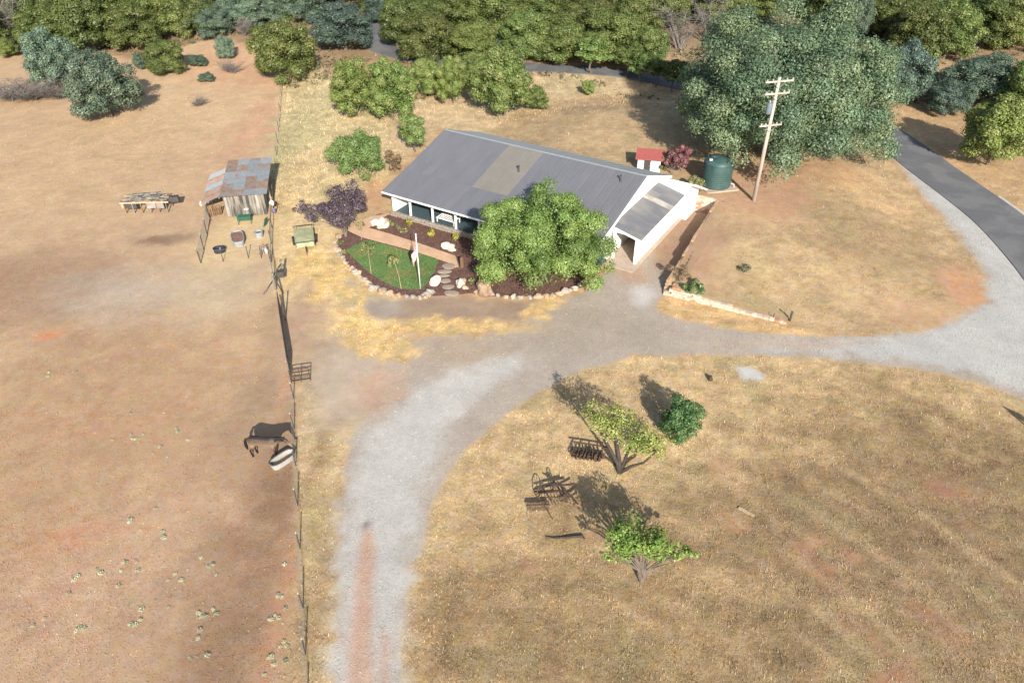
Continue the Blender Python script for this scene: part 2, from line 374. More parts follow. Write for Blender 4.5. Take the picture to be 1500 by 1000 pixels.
def leaf_quads(r, c_, nrm, size, col, var, aspect=.62):
    """one four-cornered leaf spray per row of c_"""
    n = len(c_); nrm = nrm / (np.linalg.norm(nrm, axis=1)[:, None] + 1e-9)
    t = np.cross(nrm, r.normal(0, 1, (n, 3))); t /= np.linalg.norm(t, axis=1)[:, None] + 1e-9; b = np.cross(nrm, t)
    s_ = (size * r.uniform(.6, 1.35, n))[:, None]
    v = np.empty((n, 4, 3)); v[:, 0] = c_ - t * s_ * .5; v[:, 1] = c_ - b * s_ * .5 * aspect + nrm * s_ * .06; v[:, 2] = c_ + t * s_ * .5; v[:, 3] = c_ + b * s_ * .5 * aspect + nrm * s_ * .06
    cc = col * (1 + r.normal(0, var, (n, 1))) * (1 + r.normal(0, .05, (n, 3)))
    return v.reshape(-1, 3), np.repeat(np.clip(cc, .004, .9), 4, 0)
def rock_mesh(name, m, seed, sub=2, rough=.22):
    r = np.random.default_rng(seed); bm = bmesh.new(); bmesh.ops.create_icosphere(bm, subdivisions=sub, radius=1)
    ph = r.uniform(0, 6, 9)
    for v in bm.verts:
        p = v.co; k = 1 + rough * (math.sin(2.1 * p.x + ph[0]) * math.cos(1.7 * p.y + ph[1]) + .6 * math.sin(3.9 * p.z + ph[2] + p.x * 2) + .4 * math.sin(5 * p.y + ph[3]) * math.cos(4 * p.x + ph[4]))
        v.co = p * k + Vector(r.normal(0, .03, 3))
    me = bpy.data.meshes.new(name); bm.to_mesh(me); bm.free(); me.materials.append(MATS[m]); return me
# ------------------------------------------------------------------ ground: what lies where (soil, gravel, straw, dry turf)
FENCE_PX = [(418, 108), (413, 135), (409, 200), (405, 250), (401, 300), (398, 345), (398, 388), (405, 425), (412, 470), (420, 515), (426, 555), (431, 628), (436, 740), (444, 890), (452, 1080), (458, 1300)]
FENCE = PX(*FENCE_PX)
PADDOCK = [Vector((-400, 8, 0)), Vector((-400, 100, 0))] + PX((-200, 60), (40, 60), (200, 92), (330, 60), (400, 100)) + FENCE[0:]
DRIVE_A = PX((488, 1100), (492, 1000), (494, 850), (497, 760), (508, 690), (520, 640), (548, 590), (570, 560), (560, 520), (600, 500), (650, 490), (720, 492), (790, 470), (815, 440),
             (850, 430), (885, 402), (930, 386), (1003, 304.6), (1048, 314), (972, 430), (962, 448), (975, 462), (1060, 478), (1160, 490), (1260, 493), (1345, 487), (1410, 468), (1448, 440), (1440, 395),
             (1400, 335), (1345, 275), (1312, 232), (1312, 205), (1345, 240), (1400, 290), (1450, 335), (1500, 395), (1620, 470), (1620, 640), (1500, 585), (1430, 558), (1330, 538), (1200, 526),
             (1080, 519), (980, 518), (920, 522), (860, 540), (800, 565), (740, 605), (690, 650), (650, 700), (620, 755), (600, 830), (588, 920), (583, 1000), (580, 1100))
DRIVE_PALE = PX((492, 1100), (494, 1000), (498, 850), (503, 760), (518, 690), (545, 630), (590, 590), (650, 550), (730, 522), (775, 525), (772, 540), (715, 570), (670, 610), (640, 660), (615, 740), (598, 830), (586, 920), (580, 1000), (578, 1100))
DRIVE_EAST = PX((1090, 500), (1180, 497), (1290, 496), (1370, 484), (1450, 445), (1446, 395), (1400, 333), (1350, 278), (1318, 236), (1345, 244), (1400, 294), (1450, 339), (1500, 399), (1620, 480), (1620, 600), (1500, 570), (1420, 545), (1320, 528), (1200, 516), (1110, 512))
CIRCLE = PX((585, 1200), (583, 1000), (588, 920), (600, 830), (620, 755), (650, 700), (690, 650), (740, 605), (800, 565), (860, 540), (920, 522), (980, 518), (1080, 519), (1200, 526), (1330, 538), (1430, 558), (1500, 585), (1700, 660), (1900, 1200))
CIRCLE_LOW = PX((600, 1200), (620, 900), (700, 800), (800, 800), (1000, 720), (1060, 660), (1150, 600), (1320, 560), (1500, 610), (1700, 700), (1800, 1200))
def ell(cx, cy, rx, ry):
    c_ = P(cx, cy); a = P(cx + rx, cy).x - c_.x; b1 = P(cx, cy - ry).y - c_.y; return (c_.x, c_.y, abs(a), abs(b1))
PAINT = []
def paint(shape, rgb, k=1.0, feather=1.0, warp=.8, turf=None, sc=2.2):
    PAINT.append((shape, alb(*rgb), k, feather, warp, turf, sc))
# paddock
paint(PADDOCK, (206, 174, 136), 1, .5, .3, .12)
paint(ell(110, 650, 200, 220), (190, 155, 118), .8, 3, 3, .25)
paint(ell(60, 420, 130, 60), (172, 140, 112), .8, 3, 3, .1)
paint(ell(130, 510, 90, 40), (190, 155, 122), .6, 3, 3)
paint(ell(200, 425, 100, 36), (196, 184, 166), .6, 3, 2.5, .05)
paint(ell(330, 420, 60, 45), (204, 184, 150), .7, 2, 2, .05)
paint(ell(345, 345, 55, 45), (222, 194, 146), .9, 1.2, 1.0, .1)
paint(ell(240, 335, 70, 25), (196, 166, 132), .6, 2, 2)
paint(ell(235, 352, 30, 6), (128, 104, 84), .7, .6, 1.0)
paint(ell(265, 345, 16, 5), (140, 116, 94), .6, .6, 1.0)
paint(ell(280, 150, 150, 60), (214, 182, 140), .8, 4, 4, .4)
paint(ell(100, 240, 200, 60), (206, 174, 134), .8, 4, 4, .35)
paint(ell(390, 170, 26, 62), (212, 168, 132), .9, 2, 2, .1)
paint(ell(375, 105, 40, 25), (208, 164, 128), .8, 2, 2, .1)
paint(ell(330, 95, 55, 25), (214, 172, 132), .8, 2, 2, .2)
paint(ell(70, 492, 17, 7), (216, 152, 106), .9, .8, .5)
paint(ell(305, 780, 80, 220), (176, 143, 113), .7, 2.5, 2.5, .2)
paint(ell(385, 800, 52, 200), (150, 118, 90), .9, 1.5, 1.5, .2)
paint(ell(330, 900, 60, 110), (162, 131, 102), .7, 1.5, 1.5, .3)
paint(ell(387, 580, 26, 55), (168, 142, 112), .75, 1.2, 1.2, .1)
paint(ell(405, 460, 14, 50), (172, 146, 114), .6, 1, 1)
paint(ell(425, 850, 14, 220), (192, 144, 110), .8, .8, .6, .1)
paint(ell(418, 560, 8, 40), (206, 162, 126), .7, .6, .6, .1)
paint(ell(200, 840, 150, 110), (202, 168, 134), .7, 3, 3, .5)
paint(ell(60, 900, 120, 120), (198, 162, 130), .7, 3, 3, .4)
paint(ell(100, 790, 60, 18), (200, 146, 110), .6, 1.5, 1.5)
paint(ell(150, 625, 120, 20), (196, 152, 118), .5, 2, 2)
# strip between fence and drive
paint(PX((398, 388), (405, 425), (412, 470), (420, 515), (426, 555), (431, 628), (436, 740), (444, 890), (452, 1080), (490, 1080), (492, 1000), (494, 850), (497, 760), (508, 690), (520, 640), (548, 590), (520, 520), (470, 470), (450, 400)), (206, 180, 136), 1, .4, .5, .8)
paint(ell(470, 690, 18, 70), (170, 142, 102), .8, 1, 1, .9)
paint(ell(462, 900, 26, 150), (176, 148, 106), .85, 1, .8, .9)
paint(ell(470, 560, 40, 40), (188, 160, 120), .6, 1.2, 1.2)
paint(ell(466, 760, 14, 40), (182, 162, 112), .6, 1, 1)
# west yard and straw
paint(PX((402, 300), (440, 255), (500, 290), (495, 345), (500, 380), (560, 428), (640, 440), (560, 500), (470, 500), (410, 440), (398, 388), (398, 345)), (222, 194, 142), 1, .8, 1, .8)
paint(PX((409, 130), (470, 100), (560, 170), (590, 210), (562, 285), (545, 318), (500, 330), (440, 280), (404, 300), (405, 250)), (214, 192, 144), 1, 1, 1, 1)
paint(ell(450, 180, 42, 60), (202, 186, 140), .8, 2, 2, 1)
paint(ell(425, 215, 20, 60), (192, 182, 130), .6, 1.5, 1.5, 1)
paint(ell(440, 250, 30, 30), (216, 188, 138), .6, 1.5, 1.5, 1)
paint(ell(545, 290, 24, 26), (206, 158, 116), .85, .8, .8, .1)
paint(ell(450, 455, 32, 60), (190, 158, 132), .85, 1.2, 1.2, .1)
paint(ell(500, 530, 60, 40), (196, 172, 148), .8, 1.2, 1.2, .1)
paint(ell(545, 575, 40, 22), (206, 164, 134), .8, 1.2, 1.2, .1)
# behind the house
paint(PX((560, 165), (640, 140), (700, 150), (800, 105), (900, 115), (1015, 135), (1000, 230), (930, 252), (643, 185), (590, 240)), (210, 184, 142), 1, 1, 1, .9)
paint(ell(860, 185, 90, 22), (200, 168, 124), .7, 2, 2, .5)
paint(ell(900, 215, 60, 14), (206, 174, 126), .7, 2, 2, .5)
paint(ell(825, 172, 22, 6), (180, 178, 122), .7, 1, 1, .9)
paint(ell(845, 130, 60, 14), (192, 176, 132), .6, 2, 2, 1)
paint(ell(915, 232, 26, 7), (160, 164, 102), .7, 1, 1, .9)
# bank above the garage
paint(BANK, (196, 168, 126), 1, .25, .1, .8)
paint(ell(1110, 300, 70, 40), (198, 156, 122), .85, 2, 2, .15)
paint(ell(1080, 275, 50, 30), (198, 160, 126), .8, 2, 2, .2)
paint(ell(1200, 262, 70, 25), (190, 148, 112), .6, 2, 2, .3)
paint(ell(1280, 290, 60, 30), (216, 180, 132), .7, 2, 2, .7)
paint(ell(1225, 352, 22, 18), (176, 168, 118), .7, 1, 1, .9)
paint(ell(1090, 405, 45, 30), (188, 166, 120), .6, 1.5, 1.5, .9)
paint(ell(1300, 380, 110, 60), (172, 145, 108), .7, 3, 3, .7)
paint(ell(1420, 425, 42, 32), (206, 158, 118), .85, 1.2, 1, .1)
paint(ell(1350, 462, 70, 20), (204, 166, 126), .7, 1.2, 1, .2)
# ploughed circle of dry turf inside the loop
paint(CIRCLE, (206, 177, 130), 1, .3, .4, 1)
paint(CIRCLE_LOW, (164, 138, 98), .9, 4, 4, 1)
paint(ell(720, 900, 110, 130), (164, 136, 98), .6, 3, 3, 1)
paint(ell(1250, 800, 240, 120), (152, 126, 94), .6, 4, 4, 1)
paint(ell(1400, 700, 120, 60), (150, 124, 92), .5, 3, 3, 1)
paint(ell(1420, 900, 120, 100), (158, 134, 100), .5, 3, 3, 1)
for cx, cy, rx, ry in ((1055, 686, 13, 14), (1190, 790, 22, 12), (1175, 810, 12, 20), (1245, 818, 12, 10), (1385, 718, 30, 14), (1335, 980, 20, 26), (1290, 990, 16, 20), (1280, 935, 12, 14), (1360, 905, 20, 10), (1070, 770, 18, 8), (1190, 765, 8, 14), (1395, 930, 24, 10), (1290, 815, 8, 8), (1205, 845, 9, 10), (780, 830, 14, 8), (860, 790, 10, 8)):
    paint(ell(cx, cy, rx, ry), (184, 136, 104), .7, .9, .7, .25, 1.2)
paint(ell(1098, 547, 19, 11), (206, 204, 198), 1, .25, .3, 0, 1.2)
# drive
paint(DRIVE_A, (188, 175, 160), 1, .22, .4, .04, 1.6)
paint(ell(520, 560, 70, 60), (198, 180, 158), .8, 1.2, 1.2, .05)
paint(ell(660, 510, 90, 26), (190, 170, 146), .8, 1.2, 1, .08)
paint(ell(555, 575, 30, 25), (202, 166, 138), .75, 1.2, 1.2, .05)
paint(ell(850, 480, 120, 34), (180, 166, 148), .8, 1.5, 1.5, .04)
paint(ell(1000, 350, 60, 60), (176, 144, 114), .95, 1.2, 1, .06)
paint(ell(925, 400, 20, 14), (196, 158, 124), .7, .8, .8)
paint(DRIVE_PALE, (204, 200, 192), .95, .9, .8, .02, 1.4)
paint(DRIVE_EAST, (200, 198, 192), .95, .7, .7, .02, 1.4)
paint(ell(1100, 502, 90, 9), (194, 176, 156), .7, .5, .6)
paint(ell(1200, 504, 70, 4), (204, 176, 150), .6, .4, .4)
paint(ell(940, 432, 14, 14), (214, 208, 204), .8, .5, .8, .02)
paint(PX((508, 1100), (512, 930), (522, 820), (532, 780), (548, 776), (552, 800), (546, 900), (548, 1100)), (204, 168, 142), .9, .35, .25, .02)
paint(PX((556, 1100), (556, 980), (562, 920), (570, 930), (566, 1100)), (200, 156, 124), .7, .3, .2, .02)
paint(ell(538, 768, 9, 8), (136, 110, 100), .8, .3, .6, .05)
# beaten earth before the garden, straw scattered round it
paint(PX((545, 440), (590, 436), (640, 437), (700, 440), (790, 440), (802, 452), (780, 470), (700, 468), (600, 468), (545, 462)), (170, 146, 124), .95, .5, .6, .1)
paint(ell(555, 448, 35, 14), (176, 164, 150), .8, .7, .8, .1)
for cx, cy, rx, ry in ((500, 405, 34, 30), (455, 385, 32, 22), (520, 450, 22, 26), (555, 480, 60, 9), (625, 474, 60, 8), (700, 478, 70, 7), (570, 512, 42, 16), (665, 486, 26, 7), (790, 458, 22, 12), (808, 440, 10, 10), (530, 495, 26, 18), (470, 420, 14, 26)):
    paint(ell(cx, cy, rx, ry), (226, 192, 126), .85, .5, .9, 1, 1.0)
paint(ell(515, 413, 14, 8), (178, 166, 148), .6, .4, .5, .3, 1.0); paint(ell(510, 445, 12, 10), (182, 164, 142), .6, .4, .5, .3, 1.0)
paint(PX((962, 448), (975, 432), (1060, 452), (1152, 476), (1200, 490), (1100, 486), (1000, 470)), (216, 180, 126), .9, .3, .4, .9)
# floor of the wood
FAR_FLOOR = alb(160, 134, 104)
def ground_color(x, y):
    n = len(x); far = sstep(98, 122, y + 8 * fbm(x / 14, y / 14, 71, 3))
    base = np.array(alb(202, 168, 124)); col = base[None] * (1 - far[:, None]) + np.array(FAR_FLOOR)[None] * far[:, None]
    turf = np.full(n, .7); drive = np.zeros(n)
    wx1 = fbm(x / 2.2, y / 2.2, 21, 4); wy1 = fbm(x / 2.2, y / 2.2, 31, 4)
    wx2 = fbm(x / .8, y / .8, 41, 3); wy2 = fbm(x / .8, y / .8, 51, 3)
    for shape, rgb, k, fe, wp, tf, sc_ in PAINT:
        if isinstance(shape, tuple):
            cx, cy, a, b = shape; pad = wp * 1.2 + fe
            idx = np.nonzero((abs(x - cx) < a * 1.4 + pad) & (abs(y - cy) < b * 1.4 + pad))[0]
        else:
            xs = [p[0] for p in shape]; ys = [p[1] for p in shape]; pad = wp * 1.2 + fe
            idx = np.nonzero((x > min(xs) - pad) & (x < max(xs) + pad) & (y > min(ys) - pad) & (y < max(ys) + pad))[0]
        if not len(idx): continue
        xi = x[idx]; yi = y[idx]
        A, B = (wx1, wy1) if sc_ > 1.5 else (wx2, wy2)
        xw = xi + wp * (A[idx] + .35 * wx2[idx]); yw = yi + wp * (B[idx] + .35 * wy2[idx])
        if isinstance(shape, tuple):
            q = np.sqrt(((xw - cx) / a) ** 2 + ((yw - cy) / b) ** 2); s_ = (q - 1) * min(a, b); fe_ = min(fe, min(a, b) * .9)
            m = k * (1 - sstep(-fe_, fe_, s_))
        else:
            m = k * (1 - sstep(-fe, fe, poly_sd(xw, yw, shape)))
        col[idx] = col[idx] * (1 - m[:, None]) + np.array(rgb)[None] * m[:, None]
        if tf is not None: turf[idx] = turf[idx] * (1 - m) + tf * m
        if shape is DRIVE_A: drive[idx] = m
    # drying streaks and mower swaths in the turf
    st = fbm(x / 3.0 + .3 * y, y / .7, 61, 4) * turf + .8 * fbm(x / 3.5, y / 3.5, 64, 4) * turf
    sw = np.maximum(0, vnoise(x / 9 + 4, (y + .12 * x + .9 * vnoise(x / 5, y / 5, 66)) / 1.1, 62) - .16) * 1.6 * sstep(.75, 1, turf) * (y < 48)
    pt = fbm(x / 1.3, y / 1.3, 63, 4)
    f = 1 + .12 * st + sw * .5 + .22 * pt * (.4 + .6 * turf) + .30 * fbm(x / .5, y / .5, 68, 2) * turf
    col = col * f[:, None]
    gr = sstep(.18, .5, fbm(x / 2.6, y / 2.6, 91, 4)) * turf * .45
    col = col * (1 - gr[:, None]) + np.array(alb(158, 146, 104))[None] * gr[:, None]
    # wheel tracks: mown arcs and tyre lines
    for arc, rad, w in TRACKS:
        d = abs(np.hypot(x - arc[0], y - arc[1]) - rad); m = (1 - sstep(w * .3, w, d + .25 * wx2)) * .4 * np.clip(vnoise(x / 2.5, y / 2.5, int(rad * 7)) + .35, 0, 1) * ((x > arc[2]) & (x < arc[3]) & (y > arc[4]) & (y < arc[5]))
        col = col * (1 - m[:, None]) + np.array(alb(222, 192, 146))[None] * m[:, None]
    lum = col @ np.array([.3, .55, .15]); col = col * .93 + .07 * lum[:, None]
    return np.clip(col, .01, .85), np.clip(turf, 0, 1), drive
c1 = P(885, 172)
TRACKS = [((c1.x, c1.y, c1.x - 12, c1.x + 14, 70, 110), r, .45) for r in (2.2, 3.4, 5.5, 7.0)]
c2 = Vector((-2, 8, 0))
TRACKS += [((c2.x, c2.y, 3, 40, 12, 44), r, .5) for r in (14.5, 16.2, 19.0, 20.8, 22.5, 24.2, 26.0, 28.1, 30.2)]

def axis(segs):
    out = [segs[0][0]]
    for a, b, s in segs:
        n = max(1, int(round((b - a) / s))); out += list(a + (b - a) * (np.arange(n) + 1) / n)
    return np.array(out)
gy = axis([(-200, 0, 25), (0, 13, 2), (13, 66, .25), (66, 100, .4), (100, 160, 1.0), (160, 260, 5), (260, 2200, 194)])
gx = axis([(-2000, -180, 182), (-180, -90, 5), (-90, -50, 1), (-50, -36, .5), (-36, 38, .25), (38, 60, .5), (60, 100, 1), (100, 180, 5), (180, 2000, 182)])
XX, YY = np.meshgrid(gx, gy); nx_, ny_ = len(gx), len(gy)
fx, fy = XX.ravel(), YY.ravel(); fz = hgt(fx, fy)
gcol, gturf, gdrive = ground_color(fx, fy)
fz = fz + gturf * .035 * fbm(fx / .6, fy / .6, 77, 2) * (fy < 110)
ii = np.arange(ny_ - 1)[:, None] * nx_ + np.arange(nx_ - 1)[None]
quads = np.stack([ii, ii + 1, ii + 1 + nx_, ii + nx_], -1).reshape(-1, 4)
def sheet(name, q):
    used, inv = np.unique(q.ravel(), return_inverse=True); q2 = inv.reshape(-1, 4).astype(np.int32)
    me = bpy.data.meshes.new(name); me.vertices.add(len(used)); me.vertices.foreach_set('co', np.c_[fx[used], fy[used], fz[used]].astype(np.float32).ravel())
    me.loops.add(q2.size); me.loops.foreach_set('vertex_index', q2.ravel()); me.polygons.add(len(q2)); me.polygons.foreach_set('loop_start', np.arange(0, q2.size, 4, dtype=np.int32))
    a = me.color_attributes.new('tint', 'FLOAT_COLOR', 'POINT'); a.data.foreach_set('color', np.c_[gcol[used], np.ones(len(used))].astype(np.float32).ravel())
    t = me.attributes.new('turf', 'FLOAT', 'POINT'); t.data.foreach_set('value', gturf[used].astype(np.float32))
    me.update(); me.validate(); me.polygons.foreach_set('use_smooth', [True] * len(me.polygons)); me.materials.append(MATS['ground'])
    o = bpy.data.objects.new(name, me); COL.objects.link(o); return o
dm = gdrive[quads].mean(1) > .5
tag(sheet('ground', quads[~dm]), 'dry tan grass and bare reddish earth around the farmhouse', kind='structure')
tag(sheet('driveway', quads[dm]), 'pale grey gravel driveway looping past the farmhouse', kind='structure')

# asphalt road
RC = [P(a, b) for a, b in ((1760, 720), (1660, 570), (1600, 480), (1550, 412), (1508, 364), (1466, 323), (1418, 286), (1368, 250), (1326, 218), (1270, 184), (1180, 160), (1080, 141), (1010, 127), (930, 112), (870, 106), (780, 102), (700, 98), (620, 90), (568, 78), (546, 64), (552, 46), (580, 32), (640, 15))]
RL_ = smooth_line(RC, 10)
def ribbon(name, line, offa, offb, lift, m, parent=None):
    mb = MB(); vs = []
    for i, p in enumerate(line):
        d = (line[min(i + 1, len(line) - 1)] - line[max(0, i - 1)]); d.z = 0; d.normalize(); n = Vector((d.y, -d.x, 0))
        for o_ in (offa, offb):
            q = p + n * o_; vs.append((q.x, q.y, h1(p.x, p.y) + lift))
        for o_ in (offa, offb):
            q = p + n * o_; vs.append((q.x, q.y, h1(p.x, p.y) - .3))
    fs = []
    for i in range(len(line) - 1):
        a = i * 4; b = a + 4
        fs += [(a, a + 1, b + 1, b), (a, b, b + 2, a + 2), (a + 1, a + 3, b + 3, b + 1)]
    mb.add(vs, fs); return mb.build(name, m, parent)
tag(ribbon('road', RL_, -2.6, 2.6, .05, 'asphalt'), 'grey asphalt lane curving behind the oaks', kind='structure')
tag(ribbon('road_edge', RL_[:60], 2.62, 2.95, .045, 'edge_gravel'), 'thin pale gravel edge of the asphalt lane', kind='structure')

# ------------------------------------------------------------------ dry grass: one mass of blades, dense near, thinner far
def blades(name, x, y, z, col, length, width, lie, label, cat='grass', m='blade'):
    n = len(x); az = rng.uniform(0, 2 * np.pi, n); el = np.clip(rng.normal(lie, .3, n), .05, 1.5)
    L = length * rng.uniform(.5, 1.4, n); w = width * rng.uniform(.6, 1.5, n)
    d = np.c_[np.cos(az) * np.cos(el), np.sin(az) * np.cos(el), np.sin(el)]; s_ = np.c_[-np.sin(az), np.cos(az), np.zeros(n)]
    b = np.c_[x, y, z - .01]; v = np.empty((n, 3, 3)); v[:, 0] = b - s_ * w[:, None]; v[:, 1] = b + s_ * w[:, None]; v[:, 2] = b + d * L[:, None]
    c_ = col * rng.uniform(.68, 1.36, n)[:, None] * (1 + rng.normal(0, .04, (n, 3)))
    me = fast_mesh(name, v.reshape(-1, 3), 3, np.repeat(np.clip(c_, .01, .9), 3, 0), m)
    o = bpy.data.objects.new(name, me); COL.objects.link(o); return tag(o, label, cat, kind='stuff')
def scatter(nmax, y0, y1, p):
    """random ground points inside the view wedge, density falling with distance"""
    u = rng.uniform(0, 1, nmax); y = (y0 ** (1 - p) + u * (y1 ** (1 - p) - y0 ** (1 - p))) ** (1 / (1 - p)) if p != 1 else y0 * (y1 / y0) ** u
    dep = y * CP + CAM_H * SP; x = rng.uniform(-.78, .78, nmax) * dep; return x, y
x, y = scatter(620000, 14, 108, .9)
c_, t_, d_ = ground_color(x, y)
keep = (rng.uniform(0, 1, len(x)) < np.clip((t_ - .12) * 1.1, .0, 1) * (.45 + .9 * np.clip(vnoise(x / .7, y / .7, 5) + .5, 0, 1)) * (d_ < .25)) & (line_d(x, y, RL_) > 2.8)
x, y, c_, t_ = x[keep], y[keep], c_[keep], t_[keep]
dep = y * CP + CAM_H * SP; zz = hgt(x, y)
blades('dry_grass', x, y, zz, c_ * 1.2, (.08 + .0020 * dep) * (.45 + .55 * t_), (.010 + .00020 * dep), .28, 'short dry straw coloured grass covering the fields')
# loose stones of the drive and crumbs of earth on the paddock
def flakes(name, x, y, col, size, lo, hi, label, cat):
    n = len(x); nrm = rng.normal(0, .35, (n, 3)) + np.array([0, 0, 1.0]); v, c_ = leaf_quads(rng, np.c_[x, y, hgt(x, y) + .02 + size * .2], nrm, size, col * rng.uniform(lo, hi, n)[:, None], .03, .8)
    o = link(name, fast_mesh(name, v, 4, c_, 'blade')); tag(o, label, cat, kind='stuff')
x, y = scatter(330000, 14, 75, 1.0); c_, t_, d_ = ground_color(x, y); k = (d_ > rng.uniform(.15, .9, len(x))) & (line_d(x, y, RL_) > 2.8)
flakes('gravel', x[k], y[k], c_[k], .024 + .0008 * y[k], .78, 1.14, 'loose grey gravel spread over the driveway', 'gravel')
x, y = scatter(300000, 14, 95, 1.0); k = (poly_sd(x, y, PADDOCK) < -.1) & (rng.uniform(0, 1, len(x)) < .35 + .6 * np.clip(fbm(x / 3, y / 3, 140, 3) + .4, 0, 1)); x, y = x[k], y[k]; c_, t_, d_ = ground_color(x, y)
flakes('earth_crumbs', x, y, c_, .028 + .0008 * y, .66, 1.2, 'crumbs of earth, stones and dung over the bare paddock', 'dirt')
# taller pale grass behind the house and along the fence
x, y = scatter(260000, 52, 105, .5)
sel = (poly_sd(x, y, PX((409, 130), (470, 100), (560, 170), (590, 210), (562, 270), (500, 320), (440, 290), (404, 310), (405, 250))) < 0) | \
      (poly_sd(x, y, PX((560, 160), (640, 140), (700, 150), (800, 106), (900, 117), (1010, 137), (975, 185), (860, 160), (760, 185), (700, 180), (650, 172), (600, 205))) < 0)
x, y = x[sel], y[sel]; c_, t_, d_ = ground_color(x, y)
k2 = rng.uniform(0, 1, len(x)) < np.clip(vnoise(x / 1.5, y / 1.5, 15) + .45, 0, 1); x, y, c_ = x[k2], y[k2], c_[k2]
blades('tall_grass', x, y, hgt(x, y), c_ * 1.05, np.full(len(x), .32), np.full(len(x), .022), .7, 'taller pale grass growing behind the farmhouse')
# ------------------------------------------------------------------ trees
def crown_parts(r, dims, centre, K, n, leaf, col, clump=(.24, .36), low=-.45, hollow=.55, col2=None, var=.18, flat=.8, gap=0.0, fill=.0, skirt=.0, fuzz=.2, lumpy=.16):
    """clumps of leaves over an uneven ellipsoid; returns verts, colours and the clump centres"""
    dims = np.array(dims); d = rand_dirs(r, K * 3); d = d[d[:, 2] > low][:K]
    rad = r.uniform(hollow, .86, len(d)); lump = 1 + lumpy * np.sin(3 * np.arctan2(d[:, 1], d[:, 0]) + r.uniform(0, 6)) + r.normal(0, .06, len(d))
    cen = d * (rad * lump)[:, None] * dims
    hz = np.sqrt(np.maximum(.12, 1 - d[:, 2] ** 2)); cen[:, :2] *= np.where(d[:, 2] < 0, hz ** -skirt, 1)[:, None]
    q = np.hypot(cen[:, 0] / dims[0], cen[:, 1] / dims[1]); cen[:, :2] *= np.minimum(1, .9 / np.maximum(q, .01))[:, None]
    cr = r.uniform(*clump, len(d)) * dims.mean()
    V = []; C = []
    w = cr ** 2; cnt = np.maximum(20, (n * w / w.sum()).astype(int))
    for i in range(len(d)):
        if r.uniform() < gap: cnt[i] = int(cnt[i] * .35)
        m = cnt[i]; dd = rand_dirs(r, m, .25); dd = dd + d[i] * .35; dd /= np.linalg.norm(dd, axis=1)[:, None]
        rr = cr[i] * np.clip(r.normal(.82, fuzz, m), .05, 1.35)
        p = cen[i] + dd * rr[:, None] * np.array([1, 1, flat])
        nn = dd + r.normal(0, .36, (m, 3)) + np.array([0, 0, .2])
        base = np.array(col) * r.uniform(.82, 1.2)
        if col2 is not None: base = base + (np.array(col2) - base) * r.uniform(0, 1) ** 1.5
        v, c_ = leaf_quads(r, p, nn, leaf, base[None], var); V.append(v); C.append(c_)
    m = int(n * fill); dd = rand_dirs(r, m); p = dd * (r.uniform(.25, .8, m))[:, None] * dims; p = p[p[:, 2] > low * dims[2]]
    v, c_ = leaf_quads(r, p, r.normal(0, 1, p.shape), leaf * 1.25, np.array(col)[None], var); V.append(v); C.append(c_)
    V = np.concatenate(V) + np.array(centre); return V, np.concatenate(C), cen + np.array(centre), cr
def limbs(mb, r, base_r, fork, cens, base=(0, 0, 0), n=6, lean=None):
    fork = Vector(fork); b = Vector(base); mid = (b + fork) / 2 + Vector((r.normal(0, .08), r.normal(0, .08), 0)) * fork.z
    mb.tube([b + Vector((0, 0, -.15)), b + Vector((0, 0, .08)), mid, fork], [base_r * 1.5, base_r * 1.1, base_r * .88, base_r * .72], n)
    for c_ in cens:
        c_ = Vector(c_); k = fork.lerp(c_, .5) + Vector((r.normal(0, .12), r.normal(0, .12), .18)) * (c_ - fork).length * .6
        mb.tube([fork - Vector((0, 0, .05)), k, c_], [base_r * .5, base_r * .3, base_r * .08], 5, cap=False)
TREE_N = [0]
def make_tree(name, seed, w, h, K, n, leaf, col, trunk_r=None, bark='bark', fork=.3, low=-.45, clump=(.24, .36), col2=None, crown_z=None, hollow=.55, var=.18, gap=.0, nl=9, flat=.8, rzf=None, fill=.12, skirt=.6, fuzz=.18, lumpy=.16):
    r = np.random.default_rng(seed); rz = (rzf or .5) * h * (1 - fork * .25); cz = crown_z or (h - rz * .98)
    if low < -.6 and not crown_z: rz = .52 * h; cz = .5 * h
    V, C, cen, cr = crown_parts(r, (w * .46, w * .46, rz), (0, 0, cz), K, n, leaf, col, clump, low, hollow, col2, var, flat, gap, fill, skirt, fuzz, lumpy)
    V[:, 2] = np.maximum(V[:, 2], .08 + r.uniform(0, .2, len(V)))
    root = empty(name, (0, 0, 0)); me = fast_mesh('crown', V, 4, C, 'leaf'); link('crown', me, root)
    mb = MB(); tr = trunk_r or .035 * w; pick = r.permutation(len(cen))[:nl]
    limbs(mb, r, tr, (r.normal(0, .1), r.normal(0, .1), h * fork), [cen[i] * np.array([.85, .85, .95]) for i in pick])
    mb.build('trunk', bark, root, True); return root
